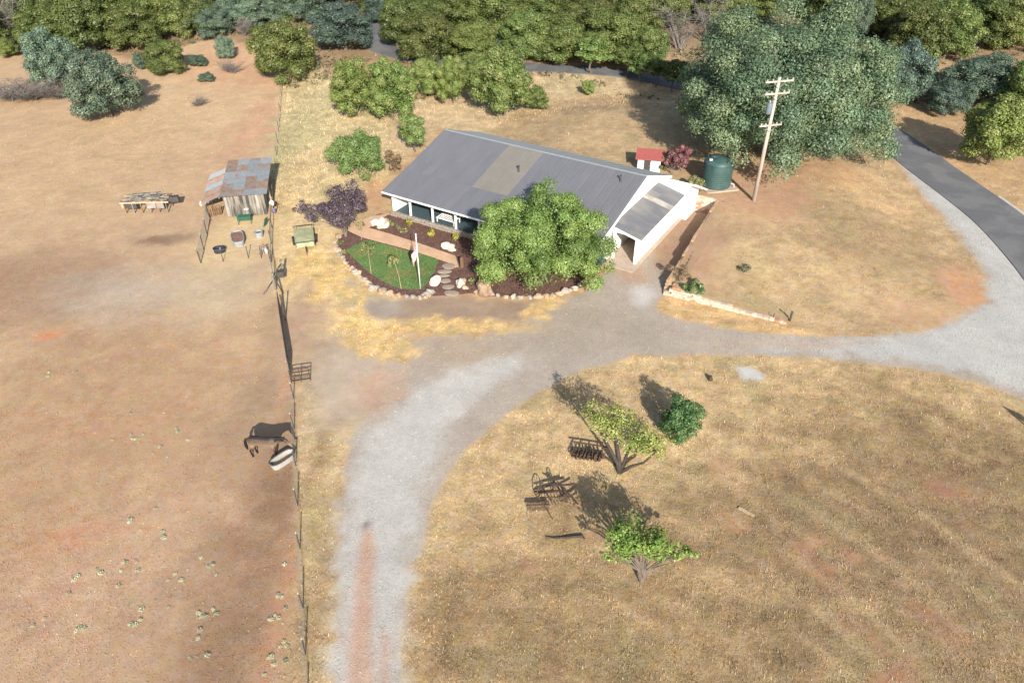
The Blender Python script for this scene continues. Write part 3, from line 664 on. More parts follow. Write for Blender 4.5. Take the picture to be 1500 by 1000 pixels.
def dead_tree(name, seed, w, h, n=90, stems=6, mt='grey_twig', r0=.06):
    """bare grey branches: stems that fork into twigs"""
    r = np.random.default_rng(seed); root = empty(name, (0, 0, 0)); tr = MB(); tw = MB()
    for s_ in range(stems):
        a = r.uniform(0, 6.28); out = r.uniform(.2, .5) * w; top = Vector((math.cos(a) * out, math.sin(a) * out, h * r.uniform(.6, 1)))
        mid = top * .45 + Vector((0, 0, h * .12)); tr.tube([(r.normal(0, .1), r.normal(0, .1), -.1), mid, top], [r0, r0 * .6, r0 * .15], 5, False)
        for k in range(n // stems):
            t = r.uniform(.25, 1); p = (mid * (t / .5) if t < .5 else mid.lerp(top, (t - .5) * 2)); p = Vector(p)
            d = Vector(r.normal(0, 1, 3)); d.z = abs(d.z) * .7; d = d.normalized() * r.uniform(.1, .28) * w
            q = p + d; tw.tube([p, p + d * .5 + Vector(r.normal(0, .06, 3)) * w * .2, q], [r0 * .3, r0 * .2, r0 * .08], 3, False)
            for j in range(3):
                e = (d.normalized() + Vector(r.normal(0, .6, 3))).normalized() * r.uniform(.05, .13) * w; b0 = p + d * r.uniform(.4, 1)
                tw.tube([b0, b0 + e], [r0 * .16, r0 * .07], 3, False)
    tr.build('trunk', mt, root); tw.build('twigs', mt, root); return root
OLIVE = (.112, .150, .042); OLIVE2 = (.16, .19, .058); BLUE = (.115, .172, .118); BLUE2 = (.17, .22, .142); FRESH = (.140, .205, .052); FRESH2 = (.215, .255, .08); DKBLUE = (.095, .14, .115)
LIB = {}
def lib(kind, *items): LIB[kind] = list(items)
lib('A', *[make_tree('live_oak', 100 + i, 7, 6.6, 84, 30000, .20, OLIVE, .2, low=-.8, fork=.2, col2=OLIVE2, hollow=.68, clump=(.2, .3)) for i in range(4)])
lib('B', *[make_tree('blue_oak', 200 + i, 7.4, 7.2, 84, 30000, .20, BLUE, .22, low=-.75, fork=.22, col2=BLUE2, hollow=.64, gap=.08, clump=(.19, .29)) for i in range(3)])
lib('K', *[make_tree('dark_blue_oak', 250 + i, 7.4, 7.2, 84, 28000, .20, DKBLUE, .22, low=-.75, fork=.22, col2=BLUE, hollow=.66, clump=(.19, .29)) for i in range(2)])
lib('D', *[make_tree('leafy_bush', 300 + i, 6.5, 5.6, 72, 25000, .18, FRESH, .13, low=-.7, fork=.12, col2=FRESH2, hollow=.55, gap=.15, clump=(.17, .28)) for i in range(3)])
lib('S', *[make_tree('slim_tree', 340 + i, 3.4, 5.2, 22, 4200, .26, (.115, .16, .045), .09, low=-.4, fork=.4, col2=(.15, .19, .055), hollow=.4) for i in range(2)])
lib('J', *[dead_tree('bare_brush', 400 + i, 5.5, 4.2, 420, 16) for i in range(2)])
lib('T', *[dead_tree('bare_tree', 420 + i, 6.5, 7.5, 170, 7, r0=.1) for i in range(2)])
NOM = {'A': (7, 6.6), 'B': (7.4, 7.2), 'K': (7.4, 7.2), 'D': (6.5, 5.6), 'S': (3.4, 5.2), 'J': (5.5, 4.2), 'T': (6.5, 7.5)}
USED = set(); CNT = {}
def spec(cx, yb, wpx, yt, push=.35):
    yc = (yb + yt) / 2; bx = cx - (cx - 750) / (1965 - yc) * (yb - yc)
    b = G(bx, max(yb, -40)); w = wpx * depth(b) / FPX; b.y += push * w; b.x *= (1 + push * w / max(b.y, 1)) ; b.z = h1(b.x, b.y)
    w = wpx * depth(b) / FPX
    ang = PITCH - math.atan((500 - yt) / FPX); h = CAM_H - (b.y + .12 * w) * math.tan(ang) - b.z
    return b, w, max(h, .35 * w)
def plant(kind, cx, yb, wpx, yt, label, group=None, cat='tree', push=.35, name=None):
    b, w, h = spec(cx, yb, wpx, yt, push); CNT[kind] = CNT.get(kind, -1) + 1; src = LIB[kind][CNT[kind] % len(LIB[kind])]
    if src.name in USED: o = copy_tree(src)
    else: o = src; USED.add(src.name)
    o.location = b; o.scale = (w / NOM[kind][0], w / NOM[kind][0], h / NOM[kind][1] * random.uniform(.86, 1.12)); o.rotation_euler = (0, 0, random.uniform(0, 6.28))
    if name: o.name = name
    return tag(o, label, cat, group)
WOOD = 'trees of the wood beyond the lane'
LA = 'dense olive green oak standing in the wood beyond the lane'
def far_oaks(group, label, *ts):
    for t in ts: plant('A', *t, label, group)
far_oaks('oaks beyond the lane above the bushes', 'olive green oak beyond the lane, above the yellow green bushes', (600, 78, 85, -8), (628, 104, 85, 22), (655, 62, 90, -12), (690, 98, 85, 22), (718, 70, 95, -15))
far_oaks('oaks beyond the lane above the dry field', 'olive green oak beyond the lane, above the dry field behind the house', (768, 98, 82, 22), (815, 98, 95, 20), (792, 52, 95, -22), (852, 66, 90, -15), (905, 98, 95, 12), (930, 55, 85, -25), (950, 104, 60, 40))
far_oaks('oaks around the bare trees', 'olive green oak crowding round the bare grey trees', (975, 50, 70, -20), (1065, 48, 85, -25), (1045, 25, 80, -35))
far_oaks('oaks behind the great oak', 'olive green oak showing over the top of the great oak', (1115, 35, 95, -30), (1180, 28, 90, -30), (1225, 45, 80, -25))
far_oaks('oaks on the slope beyond the road bend', 'olive green oak on the slope above the road bend', (1300, 62, 85, -12), (1348, 92, 85, 5), (1393, 95, 85, 8), (1440, 72, 95, -12), (1490, 80, 90, -5), (1375, 42, 100, -30), (1530, 60, 100, -20), (1460, 30, 100, -40))
far_oaks('oaks in the last rank of the wood', 'olive green oak in the last visible rank of the wood', (560, 20, 90, -40), (640, 10, 100, -50), (730, 8, 100, -50), (820, 6, 100, -55), (900, 4, 100, -50), (1000, 0, 100, -50), (1270, 10, 100, -45), (1420, 2, 110, -50), (1540, 0, 110, -50))
LW = 'olive green oak in the thicket at the top of the paddock'
for t in ((70, 78, 95, -2), (128, 86, 105, -12), (185, 82, 95, -5), (236, 66, 80, -12), (282, 60, 66, -25), (25, 40, 80, -40), (110, 20, 100, -45), (200, 12, 100, -50), (300, 8, 90, -50), (-40, 90, 90, 0)):
    plant('A', *t, LW, 'oaks of the thicket above the paddock')
for t in ((350, 48, 85, -12), (392, 40, 80, -15), (310, 62, 55, 0), (440, 40, 80, -25), (470, 10, 100, -45), (390, 2, 100, -50), (1090, 0, 90, -50), (1180, -5, 100, -55), (1335, 0, 100, -45)):
    plant('B', *t, 'grey green oak among the far trees of the wood', 'grey green oaks in the wood')
plant('K', 502, 84, 98, -8, 'large dark blue green oak beside the bend in the lane')
plant('K', 565, 40, 60, -30, 'dark blue green oak behind the bend in the lane')
plant('A', 243, 114, 64, 62, 'low rounded olive bush at the edge of the thicket', cat='bush', name='olive_bush')
plant('A', 415, 127, 94, 33, 'round dense olive oak at the top end of the paddock fence')
plant('B', 75, 140, 82, 42, 'ragged blue green oak behind the grey brush pile'); plant('B', 145, 184, 104, 54, 'rounded blue green oak out on the open paddock, casting a dark shadow')
plant('J', 48, 158, 95, 118, 'grey pile of dead brush beside the blue green oaks', cat='brush'); plant('J', 82, 154, 66, 116, 'grey dead brush tucked under the ragged blue green oak', cat='brush'); plant('J', 14, 156, 66, 124, 'low spread of dead grey brush at the end of the brush pile', cat='brush')
plant('T', 12, 75, 70, -5, 'bare grey tree at the edge of the thicket above the paddock')
plant('D', 8, 88, 42, 54, 'bright green bush beside the bare grey tree', cat='bush')
for t in ((340, 113, 42, 88), (355, 58, 34, 26), (290, 160, 34, 148)): plant('J', *t, 'small grey leafless shrub on the red earth above the paddock', 'leafless shrubs above the paddock', 'shrub')
for t in ((330, 90, 30, 55), (302, 122, 26, 106), (290, 100, 28, 78), (205, 104, 22, 78)): plant('B', *t, 'little blue green shrub at the edge of the thicket', 'little shrubs above the paddock', 'shrub', name='blue_shrub')
for t, l in (((518, 178, 84, 84), 'spreading yellow green bush next to the paddock fence behind the house'), ((572, 186, 78, 88), 'yellow green bush touching its twin behind the small fruit tree'), ((625, 148, 66, 86), 'loose yellow green bush in the row behind the house'), ((662, 158, 56, 80), 'loose yellow green bush in the row behind the house'), ((700, 130, 60, 75), 'loose yellow green bush in the row behind the house'), ((738, 182, 98, 72), 'largest yellow green bush, standing just behind the roof ridge'), ((785, 165, 44, 124), 'small yellow green bush at the end of the row behind the house')):
    plant('D', *t, l, 'yellow green bushes behind the house', 'bush')
plant('B', 735, 92, 52, 52, 'pale grey green tree among the olive oaks by the lane')
for t in ((868, 110, 62, 42), (940, 122, 42, 70), (963, 128, 36, 78), (987, 136, 44, 84), (920, 112, 46, 62)): plant('S', *t, 'small green tree with a thin trunk beside the lane', 'small trees along the lane', push=.1)
plant('D', 862, 142, 22, 118, 'tiny green bush alone in the dry field behind the house', cat='bush')
for t in ((1000, 82, 95, -2), (1040, 70, 60, 0)): plant('T', *t, 'bare grey brown tree standing in the wood beside the great oak', 'bare trees beside the great oak')
plant('T', 1412, 88, 46, 58, 'small bare grey tree on the slope beyond the road')
plant('K', 1326, 160, 78, 60, 'dark blue green oak just behind the great oak at the roadside')
plant('B', 1440, 168, 125, 70, 'broad grey green oak overhanging the road bend')
plant('D', 1462, 258, 118, 148, 'bright green bush on the bank of the road bend', cat='bush')
plant('D', 1505, 190, 95, 92, 'green bush behind the broad grey green oak', cat='bush')
plant('K', 1392, 176, 62, 118, 'low dark oak in the shade beyond the road bend')
plant('B', 1258, 62, 46, -15, 'slim pale grey green tree behind the great oak')
for kind in LIB:
    for o in LIB[kind]:
        if o.name not in USED and not o.get('label'):
            for ch in list(o.children): bpy.data.objects.remove(ch)
            bpy.data.objects.remove(o)

# low scrub and litter under the wood: one mass
x, y = scatter(9000, 92, 160, .3); k = (line_d(x, y, RL_) > 3.2) & (fbm(x / 6, y / 6, 123, 3) > -.05 + .25 * (y < 102)) & (poly_sd(x, y, PADDOCK) > 0); x, y = x[k], y[k]; r = np.random.default_rng(77)
m = 9; ss_ = np.repeat(r.uniform(.25, .9, len(x)), m); cx_ = np.repeat(np.c_[x, y, hgt(x, y)], m, 0); dd = rand_dirs(r, len(cx_), .6); dd[:, 2] = abs(dd[:, 2]); pp = cx_ + dd * (ss_ * r.uniform(.5, 1, len(ss_)))[:, None]
hue = np.repeat(r.uniform(0, 1, len(x)), m)[:, None]; c_ = np.array([[.11, .12, .05]]) * (1 - hue) + np.array([[.26, .21, .14]]) * hue
v, c_ = leaf_quads(r, pp, dd + r.normal(0, .4, dd.shape), np.full(len(pp), .34), c_, .2); o = link('undergrowth', fast_mesh('undergrowth', v, 4, c_, 'leaf')); tag(o, 'low scrub and dry brush under the trees of the wood', 'undergrowth', kind='stuff')
# the great oak
b, w, h = spec(1152, 284, 358, 12, .44)
o = make_tree('great_oak', 901, w, h, 215, 230000, .21, (.095, .145, .085), .62, low=-.8, skirt=.95, fork=.28, col2=(.15, .19, .10), hollow=.5, clump=(.11, .19), gap=.1, var=.12, fuzz=.2, fill=.2, nl=30, flat=.8)
o.location = b; o.rotation_euler = (0, 0, 1.1); tag(o, 'great spreading blue green oak behind the water tank and utility pole', 'tree')
# broad shade tree in front of the house
b, w, h = spec(797, 446, 228, 272, .3)
o = make_tree('shade_tree', 905, w, h, 120, 110000, .145, (.125, .195, .05), .22, low=-.75, skirt=.8, fork=.25, col2=(.20, .28, .078), hollow=.45, clump=(.11, .21), gap=.3, var=.14, lumpy=.24, fill=.08, nl=20)
o.location = b; o.rotation_euler = (0, 0, 2.0); tag(o, 'broad bright green shade tree hiding the front of the house', 'tree')
# purple-leaved plum with a low side lobe
def multi_lobe(name, seed, base, lobes, leaf, col, col2, tr, bark, label, cat='tree', fork=.35, var=.2, gap=.1, clump=(.22, .36), nl=14, hollow=.35):
    """lobes: (dx, dy, z, rx, rz, leaves)"""
    r = np.random.default_rng(seed); root = empty(name, base); V = []; C = []; mb = MB(); first = True
    for dx, dy, z, rx, rz, n in lobes:
        v, c_, cen, cr = crown_parts(r, (rx, rx, rz), (dx, dy, z), max(8, n // 260), n, leaf, col, clump, -.8, hollow, col2, var, .85, gap)
        V.append(v); C.append(c_); pk = r.permutation(len(cen))[:nl]; f = Vector((dx * .1, dy * .1, .32 * min(l_[2] for l_ in lobes) + .1 * z))
        limbs(mb, r, tr * (1 if first else .7), f, [cen[i] for i in pk]); first = False
    link('crown', fast_mesh('crown', np.concatenate(V), 4, np.concatenate(C), 'leaf'), root); mb.build('trunk', bark, root, True)
    return tag(root, label, cat)
b = G(507, 347)
multi_lobe('purple_plum_tree', 31, b, [(0.1, .5, 3.0, 2.0, 1.6, 6500), (-1.5, .3, 2.3, 1.2, .9, 2000), (-2.7, .2, 2.2, 1.2, .75, 1800), (-3.6, .3, 2.5, .8, .7, 700), (1.3, .3, 2.6, 1.2, 1.1, 2000)], .15, (.065, .047, .06), (.115, .088, .10), .13, 'bark', 'dark purple leaved plum tree at the corner of the garden', fork=.34, clump=(.28, .45), nl=6)
b = G(608, 222); o = make_tree('fruit_tree', 33, 4.0, 4.2, 26, 9000, .16, (.14, .2, .06), .09, low=-.5, fork=.38, col2=(.17, .19, .07), hollow=.5); o.location = b; tag(o, 'small rounded fruit tree at the back corner of the roof', 'tree')
b, w, h = spec(522, 266, 90, 188, .3); o = make_tree('young_green_tree', 34, w, h, 44, 16000, .16, (.16, .235, .07), .12, low=-.55, fork=.3, col2=(.16, .21, .07), hollow=.5, rzf=.6); o.location = b; tag(o, 'feathery mid green tree standing beyond the purple plum', 'tree')
b, w, h = spec(578, 256, 28, 218, .3); o = make_tree('brown_shrub', 35, w, h, 12, 1800, .13, (.22, .135, .08), .03, low=-.7, fork=.15, col2=(.28, .19, .11)); o.location = b; tag(o, 'small withered brown shrub beside the end of the house', 'shrub')
# trees of the circle
b = G(908, 692)
root = empty('sparse_willow_tree', b); r = np.random.default_rng(55); mb = MB(); V = []; C = []
limb_ends = []
for pts, rr in (([(0, 0, -.1), (-.15, .1, .6), (-.75, .6, 1.6), (-1.4, 1.0, 2.9)], .13), ([(0, 0, -.05), (-.1, .25, .9), (-.35, .9, 2.2), (-.5, 1.3, 3.4)], .12), ([(.05, 0, .05), (.6, .05, .45), (1.3, .1, .7), (2.0, .4, 1.3)], .09), ([(0, 0, 0), (.4, .5, 1.1), (.9, 1.0, 2.1), (1.1, 1.2, 2.9)], .08)):
    mb.tube(pts, [rr * 1.3, rr, rr * .7, rr * .3], 6)
for cx_, cy_, cz_, rx, rz, n in ((-1.15, 1.0, 3.0, 1.0, .95, 900), (-.5, 1.2, 2.7, .8, .8, 600), (.75, 1.0, 2.0, 1.15, .7, 800), (1.5, .7, 1.7, .95, .6, 650), (2.1, .6, 1.5, .7, .5, 330), (-1.7, 1.2, 3.7, .6, .8, 180), (.3, 1.6, 2.9, .9, .5, 260)):
    v, c_, cen, cr = crown_parts(r, (rx, rx, rz), (cx_, cy_, cz_), 9, int(n * 1.5), .12, (.145, .20, .042), (.45, .8), -1, .3, (.30, .31, .10), .25); V.append(v); C.append(c_)
    for k in cen[:5]: mb.tube([(cx_ * .7, cy_ * .7, cz_ * .72), (cx_, cy_, cz_ - .2), k], [.035, .025, .008], 4, False)
link('crown', fast_mesh('crown', np.concatenate(V), 4, np.concatenate(C), 'leaf'), root); mb.build('trunk', 'dark_bark', root, True)
tag(root, 'sparse yellow green tree with dark forked limbs on the dry circle', 'tree')
b, w, h = spec(998, 652, 66, 580, .3); o = make_tree('round_bush', 57, w, h * .95, 30, 6500, .13, (.07, .155, .05), .06, low=-.8, fork=.15, col2=(.11, .215, .075), hollow=.62); o.location = b; tag(o, 'round dark green bush on the dry circle', 'bush')
b = G(940, 850)
multi_lobe('green_circle_tree', 58, b, [(-.3, .4, 2.9, 1.5, 1.1, 2600), (-1.25, .3, 2.6, .95, .8, 900), (.6, .2, 2.7, 1.0, .9, 1000), (1.5, -.1, 2.3, .6, .25, 220), (2.0, -.1, 2.4, .4, .18, 90), (-1.8, .0, 2.0, .4, .2, 80)], .15, (.105, .175, .035), (.18, .25, .06), .16, 'bark', 'bright green small tree with a stout grey trunk on the dry circle', gap=.3, fork=.36, clump=(.3, .5), hollow=.25, nl=4)
# ------------------------------------------------------------------ farmhouse (local x along the ridge, y away from the garden)
HA = R(-31.3); HO = Vector((-11.46, 60.93, 0))
house = empty('farmhouse', HO, HA, 'long white farmhouse with grey ribbed metal roof, front porch and carport', 'house')
def hl(p):
    q = Vector(p) - HO; return (q.x * math.cos(HA) + q.y * math.sin(HA), -q.x * math.sin(HA) + q.y * math.cos(HA))
def hw(u, v, z=0.0): return HO + Vector((u * math.cos(HA) - v * math.sin(HA), u * math.sin(HA) + v * math.cos(HA), z))
HL = 20.7; VB, ZB, VR, ZR, VK, ZK, ZE = 3.55, 3.5, 9.9, 5.2, 16.2, 2.85, 2.7
# walls as closed shells under the roof
mb = MB()
prof = [(3.4, .0), (3.4, 3.28), (VB, 3.34), (VR, 5.02), (15.8, 2.78), (15.8, 0)]
for u in (.1, HL - .45):
    mb.extr([(u, v, z) for v, z in prof], (.16, 0, 0))
mb.box(((HL) / 2 - .1, 15.72, 1.4), (HL - .9, .14, 2.7))
wall = mb.build('wall', 'white_paint', house)
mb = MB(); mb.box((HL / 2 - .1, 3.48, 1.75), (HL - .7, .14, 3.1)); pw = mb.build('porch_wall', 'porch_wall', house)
for i, (u, w_, z0, z1) in enumerate(((2.4, 1.7, 1.0, 2.3), (5.6, 1.0, .32, 2.35), (8.6, 2.2, .9, 2.3), (12.2, 1.8, .9, 2.3), (15.0, 1.0, .32, 2.35), (18.0, 1.8, .9, 2.3))):
    nm = 'door' if z0 < .5 else 'window'
    m_ = MB(); m_.box((u, 3.385, (z0 + z1) / 2), (w_ - .1, .03, z1 - z0 - .1)); d_ = m_.build(nm, 'glass', house)
    m_ = MB()
    for a, b_ in (((u - w_ / 2, 3.37, z0), (u - w_ / 2, 3.37, z1)), ((u + w_ / 2, 3.37, z0), (u + w_ / 2, 3.37, z1)), ((u - w_ / 2 - .04, 3.366, z0), (u + w_ / 2 + .04, 3.366, z0)), ((u - w_ / 2 - .04, 3.366, z1), (u + w_ / 2 + .04, 3.366, z1)), ((u, 3.374, z0), (u, 3.374, z1))):
        m_.bar(a, b_, .07)
    m_.build('frame', 'trim_white', d_)
mb = MB(); mb.box((.06, 2.2, 1.5), (.14, 2.45, 2.45)); mb.build('porch_end_wall', 'white_paint', house)
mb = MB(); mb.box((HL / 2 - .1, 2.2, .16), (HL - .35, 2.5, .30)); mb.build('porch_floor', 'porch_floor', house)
# rubble skirting in front of the porch
mb = MB(); r = np.random.default_rng(4)
u = -.1
while u < HL - 2:
    w_ = r.uniform(.25, .5)
    for k in range(2): mb.box((u + w_ / 2 + k * .1, .84 + r.normal(0, .025), .13 + k * .23), (w_ * .95, .34 + r.normal(0, .03), .21), r.normal(0, .06))
    u += w_
mb.build('stone_skirting', 'stone_skirt', house, bevel=.04)
for k in range(8):
    mb = MB(); mb.box((2.06 + 2.49 * k, 1.0, 1.5), (.15, .15, 2.36)); mb.build('porch_post', 'trim_white', house)
mb = MB(); mb.box((HL / 2, 1.0, 2.74), (HL - .1, .16, .2)); mb.build('porch_beam', 'trim_white', house)
# roof: deck, panels, fascias
mb = MB()
def slope_slab(mb, u0, u1, a, b, t=.07, drop=0.0):
    (v0, z0), (v1, z1) = a, b
    mb.extr([(u0, v0, z0 - drop), (u1, v0, z0 - drop), (u1, v1, z1 - drop), (u0, v1, z1 - drop)], (0, 0, -t))
slope_slab(mb, -.12, HL + .12, (.03, ZE), (VB, ZB), .07, .03); slope_slab(mb, -.12, HL + .12, (VB, ZB), (VR, ZR), .07, .03); slope_slab(mb, -.12, HL + .12, (VR, ZR), (VK, ZK), .07, .03)
roof = mb.build('roof', 'white_paint', house)
def panel_mesh(name, w, a, b, m, rib=.045, step=.23):
    (v0, z0), (v1, z1) = a, b; mb = MB(); L = math.hypot(v1 - v0, z1 - z0); q = Matrix.Rotation(math.atan2(z1 - z0, v1 - v0), 3, 'X')
    mid = Vector((0, (v0 + v1) / 2, (z0 + z1) / 2))
    mb.box(mid, (w - .004, L, .02), M=q); nrm = q @ Vector((0, 0, 1))
    k = int(w / step)
    for i in range(k): mb.box(mid + nrm * .018 + Vector((-w / 2 + step * (i + .5), 0, 0)), (rib, L - .01, .02), M=q)
    me = mb.mesh(name); me.materials.append(MATS[m]); return me
PW = .90; NPAN = 23
u_bl = hl(P(688, 274, 3.5))[0]; u_tr = hl(P(734, 288, 3.5))[0]
m_lo = panel_mesh('roof_panel', PW, (-.06, ZE - .014), (VB + .02, ZB + .012), 'roof_metal'); m_up = panel_mesh('roof_panel', PW, (VB - .08, ZB), (VR - .03, ZR - .01), 'roof_metal')
m_tan = panel_mesh('roof_panel', PW, (VB - .08, ZB), (VR - .03, ZR - .01), 'roof_tan'); m_bk = panel_mesh('roof_panel', PW, (VR + .03, ZR - .01), (VK + .06, ZK - .02), 'roof_pale')
for i in range(NPAN):
    u = -.12 + PW * (i + .5) + (HL + .24 - NPAN * PW) * i / (NPAN - 1)
    tan = u_bl - .2 < u < u_tr + .25
    link('roof_panel', m_lo, roof, (u, 0, .012)); link('roof_panel', m_tan if tan else m_up, roof, (u, 0, .02)); link('roof_panel', m_bk, roof, (u, 0, .012))
mb = MB(); mb.extr([(-.15, VR - .16, ZR + .0), (-.15, VR, ZR + .07), (-.15, VR + .16, ZR + .0), (-.15, VR, ZR + .04)], (HL + .3, 0, 0)); mb.build('ridge_cap', 'roof_pale', roof)
mb = MB(); mb.box((HL / 2, -.02, ZE - .1), (HL + .3, .05, .2)); mb.build('fascia', 'trim_white', roof)
mb = MB(); mb.box((HL / 2, -.10, ZE - .05), (HL + .3, .1, .09)); mb.build('gutter', 'trim_white', roof)
for u in (-.16, HL + .16):
    mb = MB()
    for (v0, z0), (v1, z1) in (((0, ZE), (VB, ZB)), ((VB, ZB), (VR, ZR)), ((VR, ZR), (VK, ZK))):
        mb.extr([(u - .03, v0, z0 + .05), (u - .03, v1, z1 + .05), (u - .03, v1, z1 - .18), (u - .03, v0, z0 - .18)], (.06, 0, 0))
    mb.build('rake_board', 'trim_white' if u > 0 else 'roof_metal', roof)
for px, py in ((909, 268), (849, 286), (760, 246)):
    u, v = hl(P(px, py, 4.7)); z = ZR - (VR - v) * (ZR - ZB) / (VR - VB)
    mb = MB(); mb.lathe([(.16, -.05), (.15, .03), (.06, .06), (.06, .55), (.0, .55)], 10, (u, v, z)); mb.lathe([(.1, .5), (.1, .58), (0, .62)], 10, (u, v, z)); mb.build('vent_pipe', 'dark_steel', roof, True)
# carport lean-to on the gable end
LU0, LU1, LV0, LV1, LZ0, LZ1 = HL - .25, 23.0, 4.1, 13.98, 2.98, 2.36
mb = MB(); mb.extr([(LU0, LV0, LZ0 - .03), (LU1, LV0, LZ1 - .03), (LU1, LV1, LZ1 - .03), (LU0, LV1, LZ0 - .03)], (0, 0, -.08)); lr = mb.build('carport_roof', 'white_paint', house)
qx = Matrix.Rotation(math.atan2(LZ0 - LZ1, LU1 - LU0), 3, 'Y'); nr = qx @ Vector((0, 0, 1)); LL = math.hypot(LU1 - LU0, LZ0 - LZ1)
mb = MB(); mb.box((0, 0, 0), (LL + .1, .885, .02), M=qx)
for i in range(4): mb.box(nr * .018 + Vector((0, -.33 + .22 * i, 0)), (LL + .09, .045, .02), M=qx)
mp_ = mb.mesh('roof_panel'); mp_.materials.append(MATS['leanto_roof'])
mp2 = mp_.copy(); mp2.materials.clear(); mp2.materials.append(MATS['roof_streak'])
for i in range(11): link('roof_panel', mp2 if i == 7 else mp_, lr, ((LU0 + LU1) / 2 + .02, LV0 + .44 + (LV1 - LV0 - .88) * i / 10, (LZ0 + LZ1) / 2 + .012 + .003 * (i % 2)))
mb = MB(); mb.extr([(LU0, LV0 - .05, LZ0 + .03), (LU1 + .05, LV0 - .05, LZ1 + .02), (LU1 + .05, LV0 - .05, LZ1 - .16), (LU0 + 1.2, LV0 - .05, LZ0 - .44), (LU0, LV0 - .05, LZ0 - .42)], (0, .05, 0)); mb.build('front_fascia', 'trim_white', lr)
mb = MB(); mb.box((22.68, (LV0 + .25 + LV1) / 2, 1.05), (.12, LV1 - LV0 - .25, 2.1)); cw = mb.build('carport_wall', 'white_paint', house)
for i in range(5):
    mb = MB(); mb.box((22.75, LV0 + .3 + (LV1 - LV0 - .4) * i / 4, 1.06), (.05, .12, 2.16)); mb.build('batten', 'trim_white', cw)
for i in range(9):
    mb = MB(); mb.bar((LU0 + .1, LV0 + .35 + i * 1.14, LZ0 - .19), (LU1 - .04, LV0 + .35 + i * 1.14, LZ1 - .18), .06, .14); mb.build('rafter', 'trim_white', lr)
mb = MB(); mb.box((22.66, LV0 + .14, 1.1), (.2, .2, 2.2)); mb.build('carport_post', 'trim_white', house)
mb = MB(); mb.box((LU0 + .25, LV0 + .14, 1.3), (.2, .2, 2.6)); mb.build('carport_post', 'trim_white', house)
# rear room behind the carport
mb = MB(); mb.extr([(HL - .3, 14.0, 0), (HL - .3, 14.0, 3.46), (HL - .3, 16.5, 2.2), (HL - .3, 16.5, 0)], (3.06, 0, 0)); mb.build('rear_room', 'white_paint', house)
mb = MB(); mb.extr([(HL - .2, 13.72, 3.66), (HL - .2, 16.9, 2.06), (HL - .2, 16.9, 1.94), (HL - .2, 13.72, 3.50)], (3.65, 0, 0)); rf = mb.build('rear_roof', 'trim_white', house)
mb = MB(); mb.extr([(HL - .1, 13.76, 3.67), (HL - .1, 16.86, 2.11), (HL - .1, 16.86, 2.09), (HL - .1, 13.76, 3.65)], (3.5, 0, 0)); mb.build('roof_sheet', 'roof_metal', rf)
mb = MB(); mb.box((23.48 - .7, 14.9, 1.0), (.05, .9, 1.95)); dd_ = mb.build('side_door', 'trim_white', house)
mb = MB(); mb.box((22.82, 15.2, 1.05), (.04, .05, .12)); mb.build('handle', 'dark_steel', dd_)
mb = MB(); mb.slab([(HL - .2, LV0 - 1.2), (23.1, LV0 - 1.2), (23.1, 13.9), (HL - .2, 13.9)], -.05, .06); mb.build('carport_slab', 'concrete', house)
# white slatted bench on the porch
pb = empty('slatted_bench', hw(5.55, 1.95, .315), HA, 'low white slatted bench standing on the porch', 'bench')
for i in range(8):
    mb = MB(); mb.box((-.9 + .25 * i, 0, .44), (.13, 1.15, .035)); mb.build('slat', 'trim_white', pb)
mb = MB(); mb.box((0, -.45, .39), (2.0, .07, .06)); mb.box((0, .45, .39), (2.0, .07, .06)); mb.build('frame', 'trim_white', pb)
for sx in (-.9, .9):
    for sy in (-.45, .45): mb = MB(); mb.box((sx, sy, .18), (.07, .07, .36)); mb.build('leg', 'trim_white', pb)

# ------------------------------------------------------------------ block walls of the cut
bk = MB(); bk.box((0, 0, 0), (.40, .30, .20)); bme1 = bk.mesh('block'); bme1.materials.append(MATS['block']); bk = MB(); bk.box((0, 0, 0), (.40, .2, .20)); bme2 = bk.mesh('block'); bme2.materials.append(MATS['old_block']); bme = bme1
def block_wall(name, a, b, ha, hb, label, inset=.0):
    d = b - a; L = d.length; ang = math.atan2(d.y, d.x); root = empty(name, a, ang, label, 'wall'); n = int(L / .42); nv = Vector((-d.y, d.x, 0)).normalized(); core = MB(); vs = []
    for i in range(13):
        q_ = a + d * (i / 12) + nv * 1.0; hh = max(.15, h1(q_.x, q_.y) + .03); x_ = L * i / 12; vs += [(x_, .05, -.2), (x_, .05, hh), (x_, 1.25, hh), (x_, 1.25, -.2)]
    core.add(vs, [(4 * i + j, 4 * i + 4 + j, 4 * i + 4 + (j + 1) % 4, 4 * i + (j + 1) % 4) for i in range(12) for j in range(4)]); bo = core.build('backfill', 'ground', root); gp = [a + d.normalized() * v_[0] + nv * (v_[1] + .7) for v_ in vs]
    cc_, tt_, _ = ground_color(np.array([q_.x for q_ in gp]), np.array([q_.y for q_ in gp])); ca = bo.data.color_attributes.new('tint', 'FLOAT_COLOR', 'POINT'); ca.data.foreach_set('color', np.c_[cc_, np.ones(len(cc_))].astype(np.float32).ravel())
    bo.data.attributes.new('turf', 'FLOAT', 'POINT').data.foreach_set('value', tt_.astype(np.float32))
    
    for i in range(n):
        q_ = a + d * ((i + .5) / n) + nv * 1.0; hh = max(.2, h1(q_.x, q_.y) + .06); rows = max(1, int(round(hh / .212)))
        for k in range(rows):
            x_ = (i + .5) * .42 + (.21 if k % 2 else 0)
            if x_ > L - .1: continue
            link('block', bme, root, (x_, random.gauss(0, .012), .10 + k * .212), (0, 0, random.gauss(0, .02)))
    return root
block_wall('retaining_wall', W_BACK[0], W_BACK[1] + Vector((.15, -.05, 0)), 1.25, 1.36, 'pale block retaining wall closing the yard beside the carport')
bme = bme2
